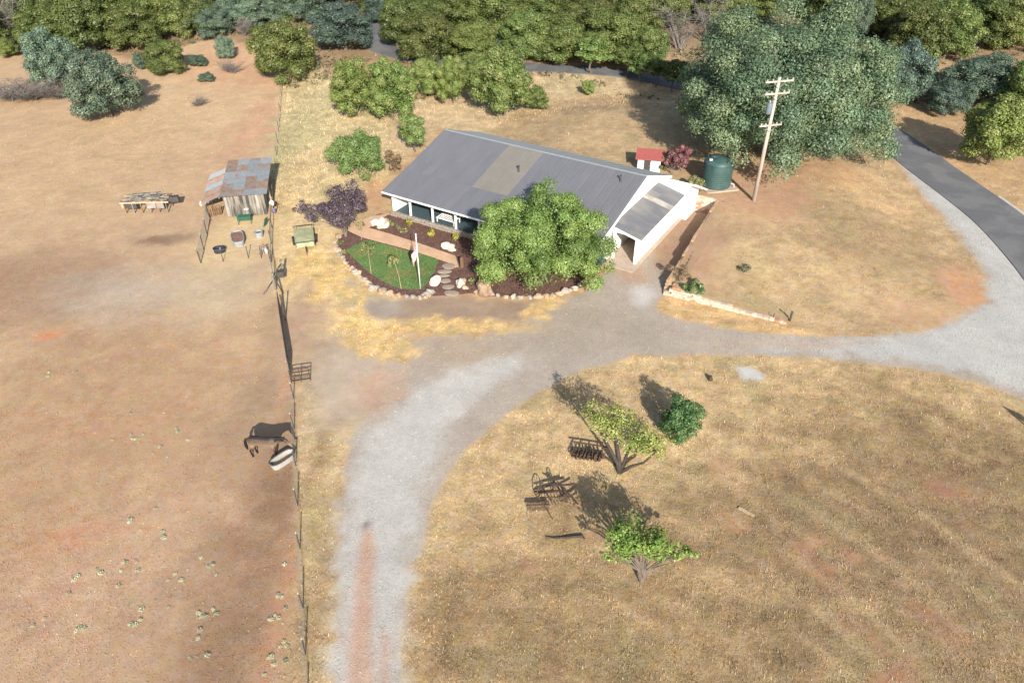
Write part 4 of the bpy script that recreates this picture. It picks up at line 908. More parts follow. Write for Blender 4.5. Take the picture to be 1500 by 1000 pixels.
block_wall('retaining_wall', W_SIDE[0], W_SIDE[1], 1.34, .95, 'long shaded retaining wall running along the yard toward the driveway')
bme = bme1
block_wall('garden_wall', W_FRONT[0], W_FRONT[1], .9, .25, 'low crumbling pink and white block wall along the driveway')
b = G(995, 405)
def bush(name, px, py, w, h, n, leaf, col, col2, label, K=14, cat='bush', low=-.3, seed=None, bark='grey_twig', push=0, group=None):
    p = G(px, py); p.y += push; p.z = h1(p.x, p.y)
    o = make_tree(name, seed or int(px * 7 + py), w, h, K, n, leaf, col, .04, low=low, fork=.15, col2=col2, hollow=.35, bark=bark); o.location = p; return tag(o, label, cat, group)
bush('dry_shrub', 992, 412, 2.6, 1.3, 2200, .10, (.22, .16, .10), (.32, .25, .16), 'dry brown shrub at the corner of the block walls')
bush('green_plant', 1016, 428, 2.1, 1.3, 1500, .16, (.10, .17, .06), (.16, .22, .09), 'leafy green plant growing on top of the low block wall')
bush('sage_plant', 1090, 398, 1.4, .6, 500, .1, (.2, .19, .12), (.25, .23, .15), 'small grey sage plant on the bank above the low wall')
# ------------------------------------------------------------------ tank, pump house, shrubs beside them
p = G(1049, 274); p.y += .4; p.z = h1(p.x, p.y)
t = empty('water_tank', p + Vector((0, 0, .1)), 0, 'dark green ribbed plastic water tank on a concrete pad', 'tank')
pr = [(1.36, 0)]
for i in range(12): pr += [(1.36, .05 + i * .19), (1.385, .10 + i * .19), (1.385, .16 + i * .19), (1.36, .21 + i * .19)]
pr += [(1.33, 2.42), (1.1, 2.58), (.6, 2.70), (.3, 2.74), (0, 2.75)]
MB().lathe(pr, 36).build('body', 'tank_green', t, True)
MB().lathe([(.32, 2.70), (.32, 2.82), (.25, 2.86), (0, 2.87)], 18, (-.5, .2, -.08)).build('lid', 'tank_green', t, True)
MB().tube([(1.3, -.55, .3), (1.55, -.65, .3), (1.6, -.67, -.05)], .05, 8).build('outlet_pipe', 'sack_white', t)
MB().box((-.95, -.5, 2.66), (.3, .2, .14)).build('fitting', 'sack_white', t)
pad = MB().box((0, 0, 0), (3.2, 3.2, .28)).build('concrete_pad', 'concrete'); pad.location = p + Vector((0, 0, -.05)); pad.rotation_euler = (0, 0, .25); tag(pad, 'square concrete pad under the green water tank', 'pad')
p = G(953, 262); p.y += 1.6; p.z = h1(p.x, p.y)
ph = empty('pump_house', p, -.2, 'small white pump house with a red metal roof behind the farmhouse', 'shed')
MB().box((0, 0, .8), (2.6, 1.9, 1.6)).build('wall', 'white_paint', ph)
for i in range(4): MB().extr([(-1.6 + .8 * i, -1.25, 1.62), (-.808 + .8 * i, -1.25, 1.62), (-.808 + .8 * i, 1.25, 2.05), (-1.6 + .8 * i, 1.25, 2.05)], (0, 0, .05)).build('roof_panel', 'red_roof', ph)
d_ = MB().box((-.2, -.97, .8), (.75, .05, 1.5)).build('door', 'dark_steel', ph); MB().box((.06, -1.01, .8), (.05, .04, .12)).build('handle', 'zinc', d_)
ph.scale = (.85, .85, .78)
bush('red_shrub', 990, 268, 2.6, 2.3, 3000, .15, (.22, .10, .10), (.34, .18, .16), 'red leaved shrub between the pump house and the water tank', push=2.0)
bush('red_shrub', 1003, 262, 2.2, 2.5, 2600, .15, (.28, .10, .12), (.38, .17, .18), 'taller pinkish red shrub beside the water tank', push=2.0)
bush('yellow_shrub', 1020, 288, 2.2, 1.5, 2000, .12, (.2, .2, .08), (.28, .26, .12), 'yellow green shrub in front of the water tank', push=.4)
bush('green_shrub', 978, 256, 1.8, 1.6, 1500, .14, (.12, .15, .06), (.2, .2, .1), 'grey green shrub against the pump house wall', push=.8)
# ------------------------------------------------------------------ utility pole
p = G(1104, 294); pole = empty('utility_pole', p, .25, 'tall weathered wooden utility pole with three crossarms and a transformer', 'pole')
ang = PITCH - math.atan((500 - 113) / FPX); PHT = CAM_H - p.y * math.tan(ang) - p.z
MB().tube([(0, 0, -.3), (0, 0, PHT * .5), (0, 0, PHT)], [.19, .165, .13], 12).build('shaft', 'pole_wood', pole, True)
for z, w_, yy in ((PHT - .3, 2.6, -.16), (PHT - 1.3, 2.3, -.17), (PHT - 4.0, 2.1, -.19)):
    a = MB().box((-.05, yy, z), (w_, .1, .13)).build('crossarm', 'pole_wood', pole)
    for k in (-.45, -.25, .25, .45): MB().lathe([(.05, .06), (.07, .12), (.05, .16), (.065, .2), (0, .25)], 8, (k * w_, yy, z)).build('insulator', 'tub_white', a)
    for k in (-1, 1): MB().bar((k * .55, yy - .03, z - .05), (0, yy + .02, z - .6), .03).build('brace', 'steel', pole)
tr_ = MB().lathe([(.02, 0), (.22, 0), (.24, .05), (.24, .85), (.2, .92), (.02, .95)], 14, (-.48, -.1, PHT - 3.0)).build('transformer', 'plastic_blue', pole, True)
MB().lathe([(.05, 0), (.06, .1), (.04, .2), (0, .22)], 8, (-.48, -.1, PHT - 2.06)).build('bushing', 'tub_white', tr_)
MB().bar((-.3, -.1, PHT - 2.5), (0, -.1, PHT - 2.5), .06).build('hanger', 'steel', tr_)
# ------------------------------------------------------------------ garden before the house
GZ = .05
def flat_poly(name, pts, z, m, label, kind='structure', th=.3, n=6):
    """closed smooth outline as a low slab; its top is a fine fan so that it can carry relief"""
    ln = smooth_line(pts + [pts[0]], n) if n > 1 else pts
    if n > 1: ln = ln[:-1]
    bm = bmesh.new(); vs = [bm.verts.new((p[0], p[1], z)) for p in ln]; f = bm.faces.new(vs)
    r_ = bmesh.ops.extrude_face_region(bm, geom=[f]); 
    for v in r_['geom']:
        if isinstance(v, bmesh.types.BMVert): v.co.z = z - th
    bmesh.ops.recalc_face_normals(bm, faces=bm.faces); bmesh.ops.triangulate(bm, faces=[q for q in bm.faces if len(q.verts) > 4])
    me = bpy.data.meshes.new(name); bm.to_mesh(me); bm.free(); me.materials.append(MATS[m]); o = bpy.data.objects.new(name, me); COL.objects.link(o)
    return tag(o, label, kind=kind)
BED = PX((494, 350), (494, 365), (503, 379), (515, 393), (530, 405), (548, 419), (562, 427), (590, 433), (615, 435), (640, 434), (668, 433), (690, 430), (705, 433), (730, 435), (800, 433), (845, 420), (872, 398), (876, 376)) + [hw(18.6, .75), hw(10, .72), hw(0, .7)] + PX((545, 319), (512, 338))
bed = flat_poly('garden_bed', BED, .07, 'mulch', 'dark brown mulch bed curving round the front lawn', n=3)
LAWN = PX((507, 368), (529, 356), (543, 354), (604, 370), (640, 380), (639, 391), (633, 405), (624, 418), (614, 424.5), (594, 424.5), (576, 420), (561, 413), (544, 402), (525, 386))
lawn = flat_poly('lawn', LAWN, .085, 'lawn', 'small mown green lawn shaped like a leaf', n=4)
PATH = PX((570, 314), (540, 335), (572, 344), (618, 359), (667, 376), (672, 392), (664, 393), (655, 385), (604, 368), (543, 352), (529, 348), (508, 338), (530, 324), (545, 318))
path = flat_poly('garden_path', PATH, .10, 'path', 'tan dirt footpath between lawn and porch bed', n=1)
# grass of the lawn, chips of the mulch
def in_poly_pts(poly, n):
    xs = [p[0] for p in poly]; ys = [p[1] for p in poly]; x = rng.uniform(min(xs), max(xs), n); y = rng.uniform(min(ys), max(ys), n); k = poly_sd(x, y, poly) < -.05; return x[k], y[k]
x, y = in_poly_pts(LAWN, 70000); c0 = np.array([alb(108, 142, 80)]) * (1 + .3 * fbm(x / 1.1, y / 1.1, 7, 3))[:, None]; dry = sstep(.1, .45, fbm(x / 1.6, y / 1.6, 12, 3))[:, None] * .6
c0 = c0 * (1 - dry) + np.array([alb(160, 148, 92)]) * dry
blades('lawn_grass', x, y, np.full(len(x), .085), c0, np.full(len(x), .085), np.full(len(x), .014), .8, 'short green blades of the front lawn')
x, y = in_poly_pts(BED, 60000); k = (poly_sd(x, y, LAWN) > 0) & (poly_sd(x, y, PATH) > 0); x, y = x[k], y[k]
blades('mulch_chips', x, y, np.full(len(x), .08), np.array([alb(132, 100, 90)]) * rng.uniform(.5, 1.3, (len(x), 1)), np.full(len(x), .10), np.full(len(x), .03), .25, 'brown bark chips spread over the garden bed', 'mulch')
# border stones, each a stone of the kerb round the bed
rocks = [rock_mesh('stone', 'tan_rock', s_, 2, .32) for s_ in (1, 2)] + [rock_mesh('stone', 'grey_rock', s_, 2, .32) for s_ in (3, 4)]
wr = [rock_mesh('boulder', 'white_rock', s_, 3, .3) for s_ in (8, 9)]
border = empty('stone_border', P(560, 428), 0, 'row of tan and grey stones edging the mulch bed', 'border')
def stone(p, s_, me, parent, z=0.02):
    q = Vector((p.x, p.y, z + s_ * .22)); off = parent.location if parent else Vector((0, 0, 0))
    return link('stone', me, parent, q - off, (random.uniform(-.2, .2), random.uniform(-.2, .2), random.uniform(0, 6)), (s_ * random.uniform(.8, 1.2), s_ * random.uniform(.75, 1.05), s_ * random.uniform(.6, .8)))
ln = smooth_line(PX((497, 344), (494, 352), (493, 364), (502, 379), (514, 394), (529, 406), (547, 420), (562, 428), (590, 435), (615, 437), (632, 433)), 14); acc = 0.0; last = ln[0]
for q in ln[1:]:
    acc += (q - last).length; last = q
    if acc > .52: stone(q, random.uniform(.15, .36), random.choice(rocks), border); acc = random.uniform(-.15, .2)
ln = smooth_line(PX((690, 428), (722, 433), (745, 436), (800, 435), (840, 424), (865, 404)), 14); acc = 0.0; last = ln[0]
for q in ln[1:]:
    acc += (q - last).length; last = q
    if acc > .5: stone(q, random.uniform(.2, .32), random.choice(rocks), border); acc = 0
for px, py, s_, k in ((560, 426, .42, 0), (547, 423, .4, 3), (571, 430, .34, 1), (631, 430, .42, 3), (625, 433, .36, 2), (675, 414, .34, 0), (682, 423, .3, 1)): stone(P(px, py), s_, rocks[k], border)
def boulder(px, py, s_, me, label, m=None, sz=.8, group=None):
    p = P(px, py); o = link('boulder', me, None, (p.x, p.y, .05 + s_ * .45), (random.uniform(-.2, .2), .1, random.uniform(0, 6)), (s_ * 1.1, s_ * .8, s_ * sz)); return tag(o, label, 'boulder', group)
boulder(551, 330, .48, wr[0], 'pale white boulder beside its twin near the porch end')
boulder(560, 332, .62, wr[1], 'largest white boulder in the mulch near the porch end')
boulder(655, 365, .46, wr[0], 'white boulder in the mulch close to the stepping stones')
boulder(663, 367, .4, wr[1], 'smaller white boulder touching another near the shade tree')
boulder(637, 416, .48, wr[0], 'white boulder at the end of the lawn beside the stepping stones')
boulder(674, 419, .42, wr[1], 'small white boulder across the stepping stones from the lawn')
boulder(709, 429, .72, rock_mesh('boulder', 'tan_rock', 21, 3), 'big tan boulder at the edge of the bed under the shade tree')
fs = []
for i, (px, py, sx, sy) in enumerate(((657, 391, .55, .55), (651, 399, .62, .33), (649, 405.5, .55, .24), (652.5, 412.5, .46, .36), (657, 421, .5, .38), (661, 430.5, .62, .42))):
    p = P(px, py); me = rock_mesh('stepping_stone', 'flagstone', 40 + i, 2, .1); o = link('stepping_stone', me, None, (p.x, p.y, .085), (0, 0, random.uniform(-.4, .4)), (sx, sy, .06))
    tag(o, 'flat grey flagstone of the stepping stone walk to the porch', 'stepping stone', 'stepping stones crossing the mulch')
# bed plants
def clump(name, px, py, w, h, n, col, col2, label, leaf=.1, group=None, seed=None):
    return bush(name, px, py, w, h, n, leaf, col, col2, label, 8, 'plant', -.7, seed, 'bark', 0, group)
for px, py in ((600, 335), (633, 350), (667, 357)): clump('yellow_conifer', px, py, .75, 1.25, 900, (.26, .24, .04), (.34, .30, .07), 'small yellow upright conifer planted along the porch bed', group='yellow conifers')
for px, py, w_, h_, l in ((574, 332, .9, .7, 'pale green seedling beside the white boulders'), (584, 337, .8, .5, 'pale green seedling in the mulch between boulders and conifer'), (593, 342, .9, .5, 'dull green seedling below the first yellow conifer'), (498, 360, .9, .5, 'low green plant under the purple plum'), (692, 415, .8, .5, 'low green plant near the big tan boulder'), (504, 372, .6, .4, 'reddish low plant at the edge of the mulch beside the lawn tip')):
    clump('seedling', px, py, w_, h_, 260, (.18, .2, .07), (.28, .28, .13), l)
for px, py, h_, l in ((544, 402, 2.6, 'thin staked sapling with pale leaves at the lawn edge'), (588, 424, 2.5, 'thin sapling with drooping dark leaves on the lawn')):
    p = P(px, py); p.z = .08; r = np.random.default_rng(int(px)); root = empty('sapling', p, 0, l, 'tree')
    k = -.35 if px > 560 else .0
    MB().tube([(0, 0, -.1), (k * .3, 0, h_ * .5), (k, .05, h_)], [.028, .022, .012], 6).build('trunk', 'yellow_wood', root)
    v, c_, cen, cr = crown_parts(r, (.55, .55, .5), (k - .1, .1, h_ * .93), 9, 260 if px > 560 else 170, .14, (.16, .17, .06), (.3, .5), -1, .4, (.3, .28, .12)); link('crown', fast_mesh('crown', v, 4, c_, 'leaf'), root)
p = P(530, 352); p.z = .08; r = np.random.default_rng(3); root = empty('sapling', p, 0, 'slender yellowing sapling near the footpath bend', 'tree'); MB().tube([(0, 0, -.1), (0, 0, 1.9)], [.022, .01], 6).build('trunk', 'yellow_wood', root)
v, c_, cen, cr = crown_parts(r, (.4, .4, .7), (0, 0, 1.6), 8, 160, .12, (.2, .19, .06), (.3, .5), -1, .4, (.3, .27, .1)); link('crown', fast_mesh('crown', v, 4, c_, 'leaf'), root)
# flag and pole
p = P(616, 424.5); fp = empty('flagpole', p, 0, 'white flagpole standing at the edge of the lawn', 'flagpole')
FH = CAM_H - p.y * math.tan(PITCH - math.atan((500 - 344) / FPX))
MB().tube([(0, 0, -.1), (0, 0, FH)], [.05, .035], 10).build('shaft', 'flagpole', fp, True); MB().lathe([(0, 0), (.06, .04), (.06, .08), (0, .12)], 10, (0, 0, FH)).build('finial', 'flagpole', fp, True)
fl = empty('flag', p + Vector((0, 0, FH - .95)), .35, 'limp red and white striped flag with blue canton on the flagpole', 'flag')
# limp folds: cloth hangs close to the pole, stripes run down the folds
def flag_pt(s_, t_):          # s along the fly 0..1, t along the hoist 0..1 (top = 0)
    x_ = -.06 - .42 * s_ * (1 - .25 * t_); z_ = -t_ * .95 - .75 * s_ ** 1.2; y_ = .10 * math.sin(9 * s_ + 2 * t_) * s_ ** .5; return (x_, y_, z_)
for i in range(13):
    vs = []; fs_ = []; s0 = .42 if i < 7 else 0.0; K = 10
    for k in range(K + 1):
        s_ = s0 + (1 - s0) * k / K
        for tt in (i / 13, (i + 1) / 13): vs.append(flag_pt(s_, tt))
    fs_ = [(2 * k, 2 * k + 1, 2 * k + 3, 2 * k + 2) for k in range(K)]
    MB().add(vs, fs_).build('stripe', 'flag_red' if i % 2 == 0 else 'flag_white', fl)
vs = []; K = 6
for k in range(K + 1):
    for m_ in range(5): vs.append(flag_pt(.42 * k / K, 7 / 13 * m_ / 4))
MB().add(vs, [(5 * k + m_, 5 * k + m_ + 1, 5 * k + m_ + 6, 5 * k + m_ + 5) for k in range(K) for m_ in range(4)]).build('canton', 'flag_blue', fl)
st = MB()
for k in range(6):
    for m_ in range(5):
        q = Vector(flag_pt(.42 * (k + .5) / 6, 7 / 13 * (m_ + .5) / 5)); st.box(q + Vector((0, -.008, 0)), (.028, .004, .028))
st.build('stars', 'flag_white', fl)
p = P(677, 392); o = MB().lathe([(.18, 0), (.17, .5), (.16, .95), (.0, 1.0)], 10).build('wooden_post', 'brown_wood'); o.location = p; tag(o, 'short stout wooden post at the end of the garden path', 'post')

# ------------------------------------------------------------------ paddock fence
def tpost(parent, p, h, m='dark_steel', cap=True, lean=0.0):
    q = p - parent.location
    o = MB().box((0, 0, h / 2 - .1), (.05, .05, h + .2)).build('post', m, parent); o.location = q; o.rotation_euler = (random.gauss(0, .03), lean + random.gauss(0, .02), 0)
    if cap: c_ = MB().box((0, 0, h + .03), (.065, .065, .11)).build('cap', 'tub_white', o)
    return o
def fence(name, pts, label, h=1.25, wires=4, wire_r=.006, cap=True, m='dark_steel', group=None):
    root = empty(name, pts[0], 0, label, 'fence', group)
    for p in pts: tpost(root, p, h, m, cap)
    for k in range(wires):
        z = h * (k + 1) / (wires + .3); w_ = MB()
        w_.tube([q - pts[0] + Vector((0, 0, z)) for q in pts], wire_r, 4, False); w_.build('wire', 'steel', root)
    return root
S_ = [G(a, b_) for a, b_ in ((430, 583), (431, 628), (433.5, 682), (436, 740), (439.5, 803), (444, 890), (447.5, 958), (451, 1050), (455, 1160))]
fence('wire_fence', S_, 'long wire fence of dark steel posts with white caps beside the drive')
N_ = [G(a, b_) for a, b_ in ((415, 122), (413.5, 131), (412.5, 141), (411.5, 152), (410.5, 164), (409.5, 178), (408.5, 193), (407, 210), (405.5, 228), (404.5, 246))]
fence('wire_fence', N_, 'wire fence of pale wooden posts running up to the round oak', 1.2, 4, .006, False, 'grey_wood')
M_ = [G(a, b_) for a, b_ in ((403, 268), (401.5, 290), (400, 312), (399, 335), (398, 358), (398, 384), (401, 405), (405, 425))]
root = fence('board_fence', M_, 'patched wooden post fence between the corral and the yard', 1.35, 3, .008, False, 'grey_wood')
for i in range(len(M_) - 1):
    for z in (.5, 1.0):
        if (i + int(z)) % 3 != 2: MB().bar(M_[i] - M_[0] + Vector((0, 0, z)), M_[i + 1] - M_[0] + Vector((0, 0, z + random.uniform(-.12, .12))), .03, .12).build('rail', 'grey_wood', root)
# brace posts
p = G(404, 424); br = empty('brace_assembly', p, 0, 'pair of weathered posts with slanting braces in the fence line', 'fence')
for dx, dy, h_ in ((0, 0, 1.5), (.15, 2.0, 1.5)): MB().tube([(dx, dy, -.2), (dx, dy, h_)], [.10, .09], 8).build('post', 'grey_wood', br)
MB().bar((0, 0, 1.2), (.15, 2.0, 1.2), .09).build('rail', 'grey_wood', br); MB().bar((-.75, -.7, .0), (0, 0, 1.3), .08).build('brace', 'grey_wood', br); MB().bar((.75, -.6, .0), (0, 0, 1.3), .08).build('brace', 'dark_steel', br)
MB().box((.3, .9, .9), (.5, .45, .5), .3).build('box', 'dark_steel', br)
# pipe panels
def pipe_panel(name, a, b_, h, bars, label, m='rust', uprights=5, cat='gate'):
    d = b_ - a; root = empty(name, a, 0, label, cat)
    for k in range(bars): z = .15 + (h - .15) * k / (bars - 1); MB().tube([Vector((0, 0, z)), d + Vector((0, 0, z))], .03, 6).build('rail', m, root)
    for k in range(uprights): q = d * k / (uprights - 1); MB().tube([q + Vector((0, 0, -.05)), q + Vector((0, 0, h))], .032, 6).build('upright', m, root)
    return root
pts = [G(411, 452), G(414, 478), G(418, 503), G(422, 527), G(426, 552)]
for i, l in enumerate(('dark pipe corral panel next to the slanting braces', 'second dark pipe panel down the fence line from the braces', 'third dark pipe panel down the fence line from the braces', 'dark pipe panel beside the open gate')):
    pipe_panel('pipe_fence', pts[i], pts[i + 1], 1.5, 6, l, 'dark_steel', 5, 'fence')
pipe_panel('pipe_gate', G(427, 561), G(455, 557), 1.05, 5, 'rusty five bar pipe gate standing open across the grass strip', 'rust', 3)
tall = G(414.5, 470); o = MB().tube([(0, 0, -.2), (0, 0, 2.3)], .05, 8).build('gate_post', 'rust'); o.location = tall + Vector((.2, 0, 0)); tag(o, 'tall rusty steel post beside the pipe panels', 'post')
# corral
C_ = [G(a, b_) for a, b_ in ((307, 318), (303, 342), (298.5, 365), (294, 385))]
fence('corral_fence', C_, 'woven wire fence with thin posts on the open side of the corral', 1.4, 7, .014, True)
D_ = [G(a, b_) for a, b_ in ((294.5, 385.5), (327, 383), (364, 378), (383, 378), (397, 386))]
fence('corral_fence', D_, 'thin wire fence across the front of the corral', 1.2, 3, .006, True)

# ------------------------------------------------------------------ shed
sa = G(334, 318.6); sb_ = G(392, 314); d = sb_ - sa; SA = math.atan2(d.y, d.x); SL = d.length
shed = empty('shed', sa, SA, 'tumbledown shed with patched rusty corrugated roof and grey board front', 'shed')
SD = 6.4; n = 13; ZF, ZBk = 2.15, 2.55
for i in range(n):
    w_ = SL / n; h_ = ZF - .05 + random.uniform(-.03, .03); lo = random.uniform(-.05, .1)
    MB().box((w_ * (i + .5), random.gauss(0, .015), (h_ + lo) / 2), (w_ * random.uniform(.9, .985), .035, h_ - lo)).build('board', 'grey_wood', shed)
for i in range(13):
    w_ = SD / 13; h_ = ZF + (ZBk - ZF) * (i + .5) / 13 - .05
    MB().box((SL - .02, w_ * (i + .5), h_ / 2), (.035, w_ * .97, h_)).build('board', 'grey_wood', shed)
for i in range(12):
    w_ = SL / 12; MB().box((w_ * (i + .5), SD - .02, ZBk / 2 - .05), (w_ * .97, .035, ZBk - .1)).build('board', 'grey_wood', shed)
for x_, y_ in ((.0, .06), (0, SD - .1), (SL - .08, .06), (SL - .08, SD - .1), (-1.75, .3), (-1.75, 3.0), (-1.6, 5.6)): MB().tube([(x_, y_, -.2), (x_, y_, ZF - .1 if x_ > -1 else 1.25)], .07, 7).build('post', 'grey_wood', shed)
def corr(w, l, m, amp=.022, nw=7):
    vs = []; k = nw * 4
    for i in range(k + 1):
        for yy in (0, l): vs.append((w * i / k, yy, amp * math.sin(2 * math.pi * i / 4)))
    mb = MB().add(vs, [(2 * i, 2 * i + 2, 2 * i + 3, 2 * i + 1) for i in range(k)]); me = mb.mesh('roof_sheet'); me.materials.append(MATS[m]); return me
# sheets run across the slope in four courses
sl = math.atan2(ZBk - ZF, SD); ncols = 4; nrows = 6; rw = (SL + .55) / ncols; rl = (SD + .7) / nrows
cz = {m: corr(rw + .06, rl + .12, m) for m in ('zinc_sheet', 'rust_sheet')}
rusty = {(2, 1), (3, 1), (2, 2), (0, 4), (1, 4), (0, 1), (0, 0), (3, 4), (0, 5), (1, 0)}
for j in range(nrows):
    for i in range(ncols):
        y_ = -.35 + rl * j; m = 'rust_sheet' if (i, j) in rusty else 'zinc_sheet'
        link('roof_sheet', cz[m], shed, (-.25 + rw * i, y_, ZF + .04 + (y_ + .35) * math.tan(sl) + .012 * (i % 2) + .02 * j), (sl, 0, random.gauss(0, .012)))
# side lean-to with lower sheets
ln_w = 2.1; aa = math.atan2(ZF - .1 - 1.3, ln_w)
me2 = corr(1.35, ln_w + .15, 'rust_sheet'); me3 = corr(1.35, ln_w + .15, 'zinc_sheet')
for j in range(5):
    o = link('roof_sheet', me3 if j in (2, 4) else me2, shed, (-.02, .25 + 1.22 * j, ZF - .05 + .05 * j)); o.rotation_euler = Matrix(((0, -1, 0), (1, 0, 0), (0, 0, 1))).to_euler(); o.rotation_euler = (aa * -1, 0, math.pi / 2)
for i in range(6):
    MB().box((-1.55 + .18 * i, .42 + .05 * i, .5), (.13, .03, 1.0), .5).build('lean_board', 'brown_wood', shed)
MB().tube([(-.25, -.45, ZF + .0), (-.2, SD + .3, ZBk + .06)], .05, 6).build('edge_pole', 'grey_wood', shed)
# boards and sacks beside the shed
o = MB().tube([(0, 0, 0), (-.25, .5, 2.2)], .06, 7).build('leaning_pole', 'yellow_wood'); o.location = G(400, 306); tag(o, 'pale pole leaning against the shed corner', 'pole')
for k in range(4):
    o = MB().tube([(0, 0, .05), (.7 - .2 * k, -.9 - .1 * k, .08)], .035, 6).build('fallen_branch', 'brown_wood'); o.location = G(403 + k * 1.6, 295 + k * 2); tag(o, 'dry stick lying on the grass beside the shed', 'stick', 'sticks beside the shed')
def lump(name, px, py, sx, sy, sz, m, label, cat, z=0.0, seed=5):
    me = rock_mesh(name, m, seed, 2, .18); p = G(px, py); o = link(name, me, None, (p.x, p.y, p.z + sz * .7 + z), (0, 0, .3), (sx, sy, sz)); return tag(o, label, cat)
lump('feed_sack', 401, 312, .24, .14, .3, 'sack_white', 'white sack hung on the fence beside the shed', 'sack', .8)
lump('feed_sack', 402, 315, .2, .14, .25, 'sack_purple', 'purple sack below the white one on the fence', 'sack', .25, 6)
lump('feed_sack', 299, 314, .14, .12, .24, 'sack_white', 'white sack on the fence at the low end of the shed roof', 'sack', .9, 7)
lump('feed_sack', 391, 372, .14, .2, .28, 'sack_white', 'grey white sack against the corral corner', 'sack', .1, 8)
# corral contents
p = G(359.5, 327); f_ = empty('hay_feeder', p, SA, 'small green metal hay feeder on legs in the corral', 'feeder')
MB().extr([(-.55, -.3, .75), (-.55, .3, .75), (-.55, .12, .35), (-.55, -.12, .35)], (1.1, 0, 0)).build('trough', 'green_paint', f_)
for sx in (-.55, .55):
    for sy in (-.28, .28): MB().bar((sx, sy, 0), (sx, sy, .85), .05).build('leg', 'green_paint', f_)
lump('feed_bag', 364, 318, .22, .14, .1, 'sack_white', 'crumpled white feed bag on the green feeder', 'bag', .75, 11)
def oval_tank(name, px, py, rz, sx, sy, h, m_out, m_in, label, fill, cat='trough', ex=.6):
    p = G(px, py); t = empty(name, p, rz, label, cat)
    def ring(z, k=1.0):
        o_ = []
        for j in range(28):
            a = 2 * math.pi * j / 28; c__, s__ = math.cos(a), math.sin(a); o_.append((sx * k * math.copysign(abs(c__) ** ex, c__), sy * k * math.copysign(abs(s__) ** ex, s__), z))
        return o_
    vs = ring(0, .9) + ring(h, 1.0) + ring(h, .93) + ring(.08, .84); F_ = []
    for i in range(3): F_ += [(i * 28 + j, i * 28 + (j + 1) % 28, (i + 1) * 28 + (j + 1) % 28, (i + 1) * 28 + j) for j in range(28)]
    F_ += [tuple(range(84, 112)), tuple(range(28))[::-1]]; MB().add(vs, F_).build('shell', m_out, t)
    MB().add([(a * .92, b_ * .92, h * fill) for a, b_, _ in ring(0, .96)], [tuple(range(28))]).build('contents', m_in, t)
    rim = MB(); rr = ring(h + .01, .97); rim.tube([Vector(q) for q in rr + [rr[0]]], .04, 6, False); rim.build('rim', m_out if name != 'stock_tank' else 'dark_steel', t); return t
oval_tank('long_trough', 349.5, 354, R(112), 1.15, .52, .5, 'zinc', 'rust_inside', 'long galvanised trough with rusty brown inside in the corral', .93)
oval_tank('round_tub', 380, 347, 0, .36, .36, .5, 'zinc', 'water_dark', 'round galvanised tub with dark water in the corral', .75, 'tub', 1.0)
oval_tank('rubber_tub', 322, 369, .2, .48, .4, .38, 'tub_black', 'tub_black', 'low black rubber feed tub in the corral', .5, 'tub', 1.0)
oval_tank('stock_tank', 414.5, 677, R(50), .78, .34, .42, 'tub_white', 'feed', 'white oval stock tank with a dark rim beside the horse', .3)
p = G(385, 371); sc_ = empty('scrap_heap', p, 0, 'heap of rusty bent iron bars in the corral corner', 'scrap')
for k in range(7): a = random.uniform(0, 3.1); MB().tube([(-.4 * math.cos(a), -.3 * math.sin(a), .06), (0, 0, .3 + .05 * k), (.4 * math.cos(a), .35 * math.sin(a), .5 + .04 * k)], .035, 6).build('bar', 'rust_sheet', sc_)
o = MB().box((0, 0, .45), (.5, .06, .9)).build('leaning_board', 'green_paint'); o.location = G(388, 331); o.rotation_euler = (.35, 0, 1.3); tag(o, 'dull green board leaning on the corral fence', 'board')
# lumber rack out on the paddock
p = G(216, 312); rk = empty('lumber_rack', p, .06, 'raised rack of weathered lumber and poles standing on the paddock', 'rack')
for i in range(6):
    for y_ in (0, 1.3): MB().box((-1.9 + .76 * i, y_, .55), (.09, .09, 1.1 + (.2 if y_ else 0))).build('leg', 'grey_wood' if i % 2 else 'brown_wood', rk)
for y_ in (0, 1.3): MB().box((0, y_ - .06, 1.08), (4.4, .06, .14)).build('rail', 'yellow_wood' if y_ == 0 else 'grey_wood', rk)
for i in range(9): MB().bar((-1.9 + random.uniform(-.3, .2), -.05 + .18 * i, 1.19 + .02 * (i % 3)), (1.9 + random.uniform(-.4, .5), -.02 + .18 * i + random.uniform(-.08, .08), 1.2 + .03 * (i % 2)), random.uniform(.1, .16), .06).build('plank', random.choice(['grey_wood', 'grey_wood', 'brown_wood', 'yellow_wood']), rk)
for i in range(6): MB().tube([(-1.5 + random.uniform(-.3, .3), .2 + .22 * i, 1.33), (1.7 + random.uniform(-.4, .6), .25 + .2 * i, 1.36 + .03 * i)], .055, 6).build('pole', 'grey_wood', rk)
MB().box((.55, -.04, .75), (.8, .03, .5)).build('sheet', 'zinc_sheet', rk); MB().box((1.35, -.04, .72), (.7, .03, .55)).build('sheet', 'rust_sheet', rk); MB().box((-1.35, .05, .7), (1.1, .04, .5)).build('sheet', 'dark_steel', rk)
MB().box((2.35, .9, .95), (.9, .5, .5), .2).build('crate', 'dark_steel', rk)
o = MB().box((0, 0, .26), (.8, .42, .5)).build('white_bin', 'feed'); o.location = G(186, 303); tag(o, 'cream coloured bin at the end of the lumber rack', 'bin')
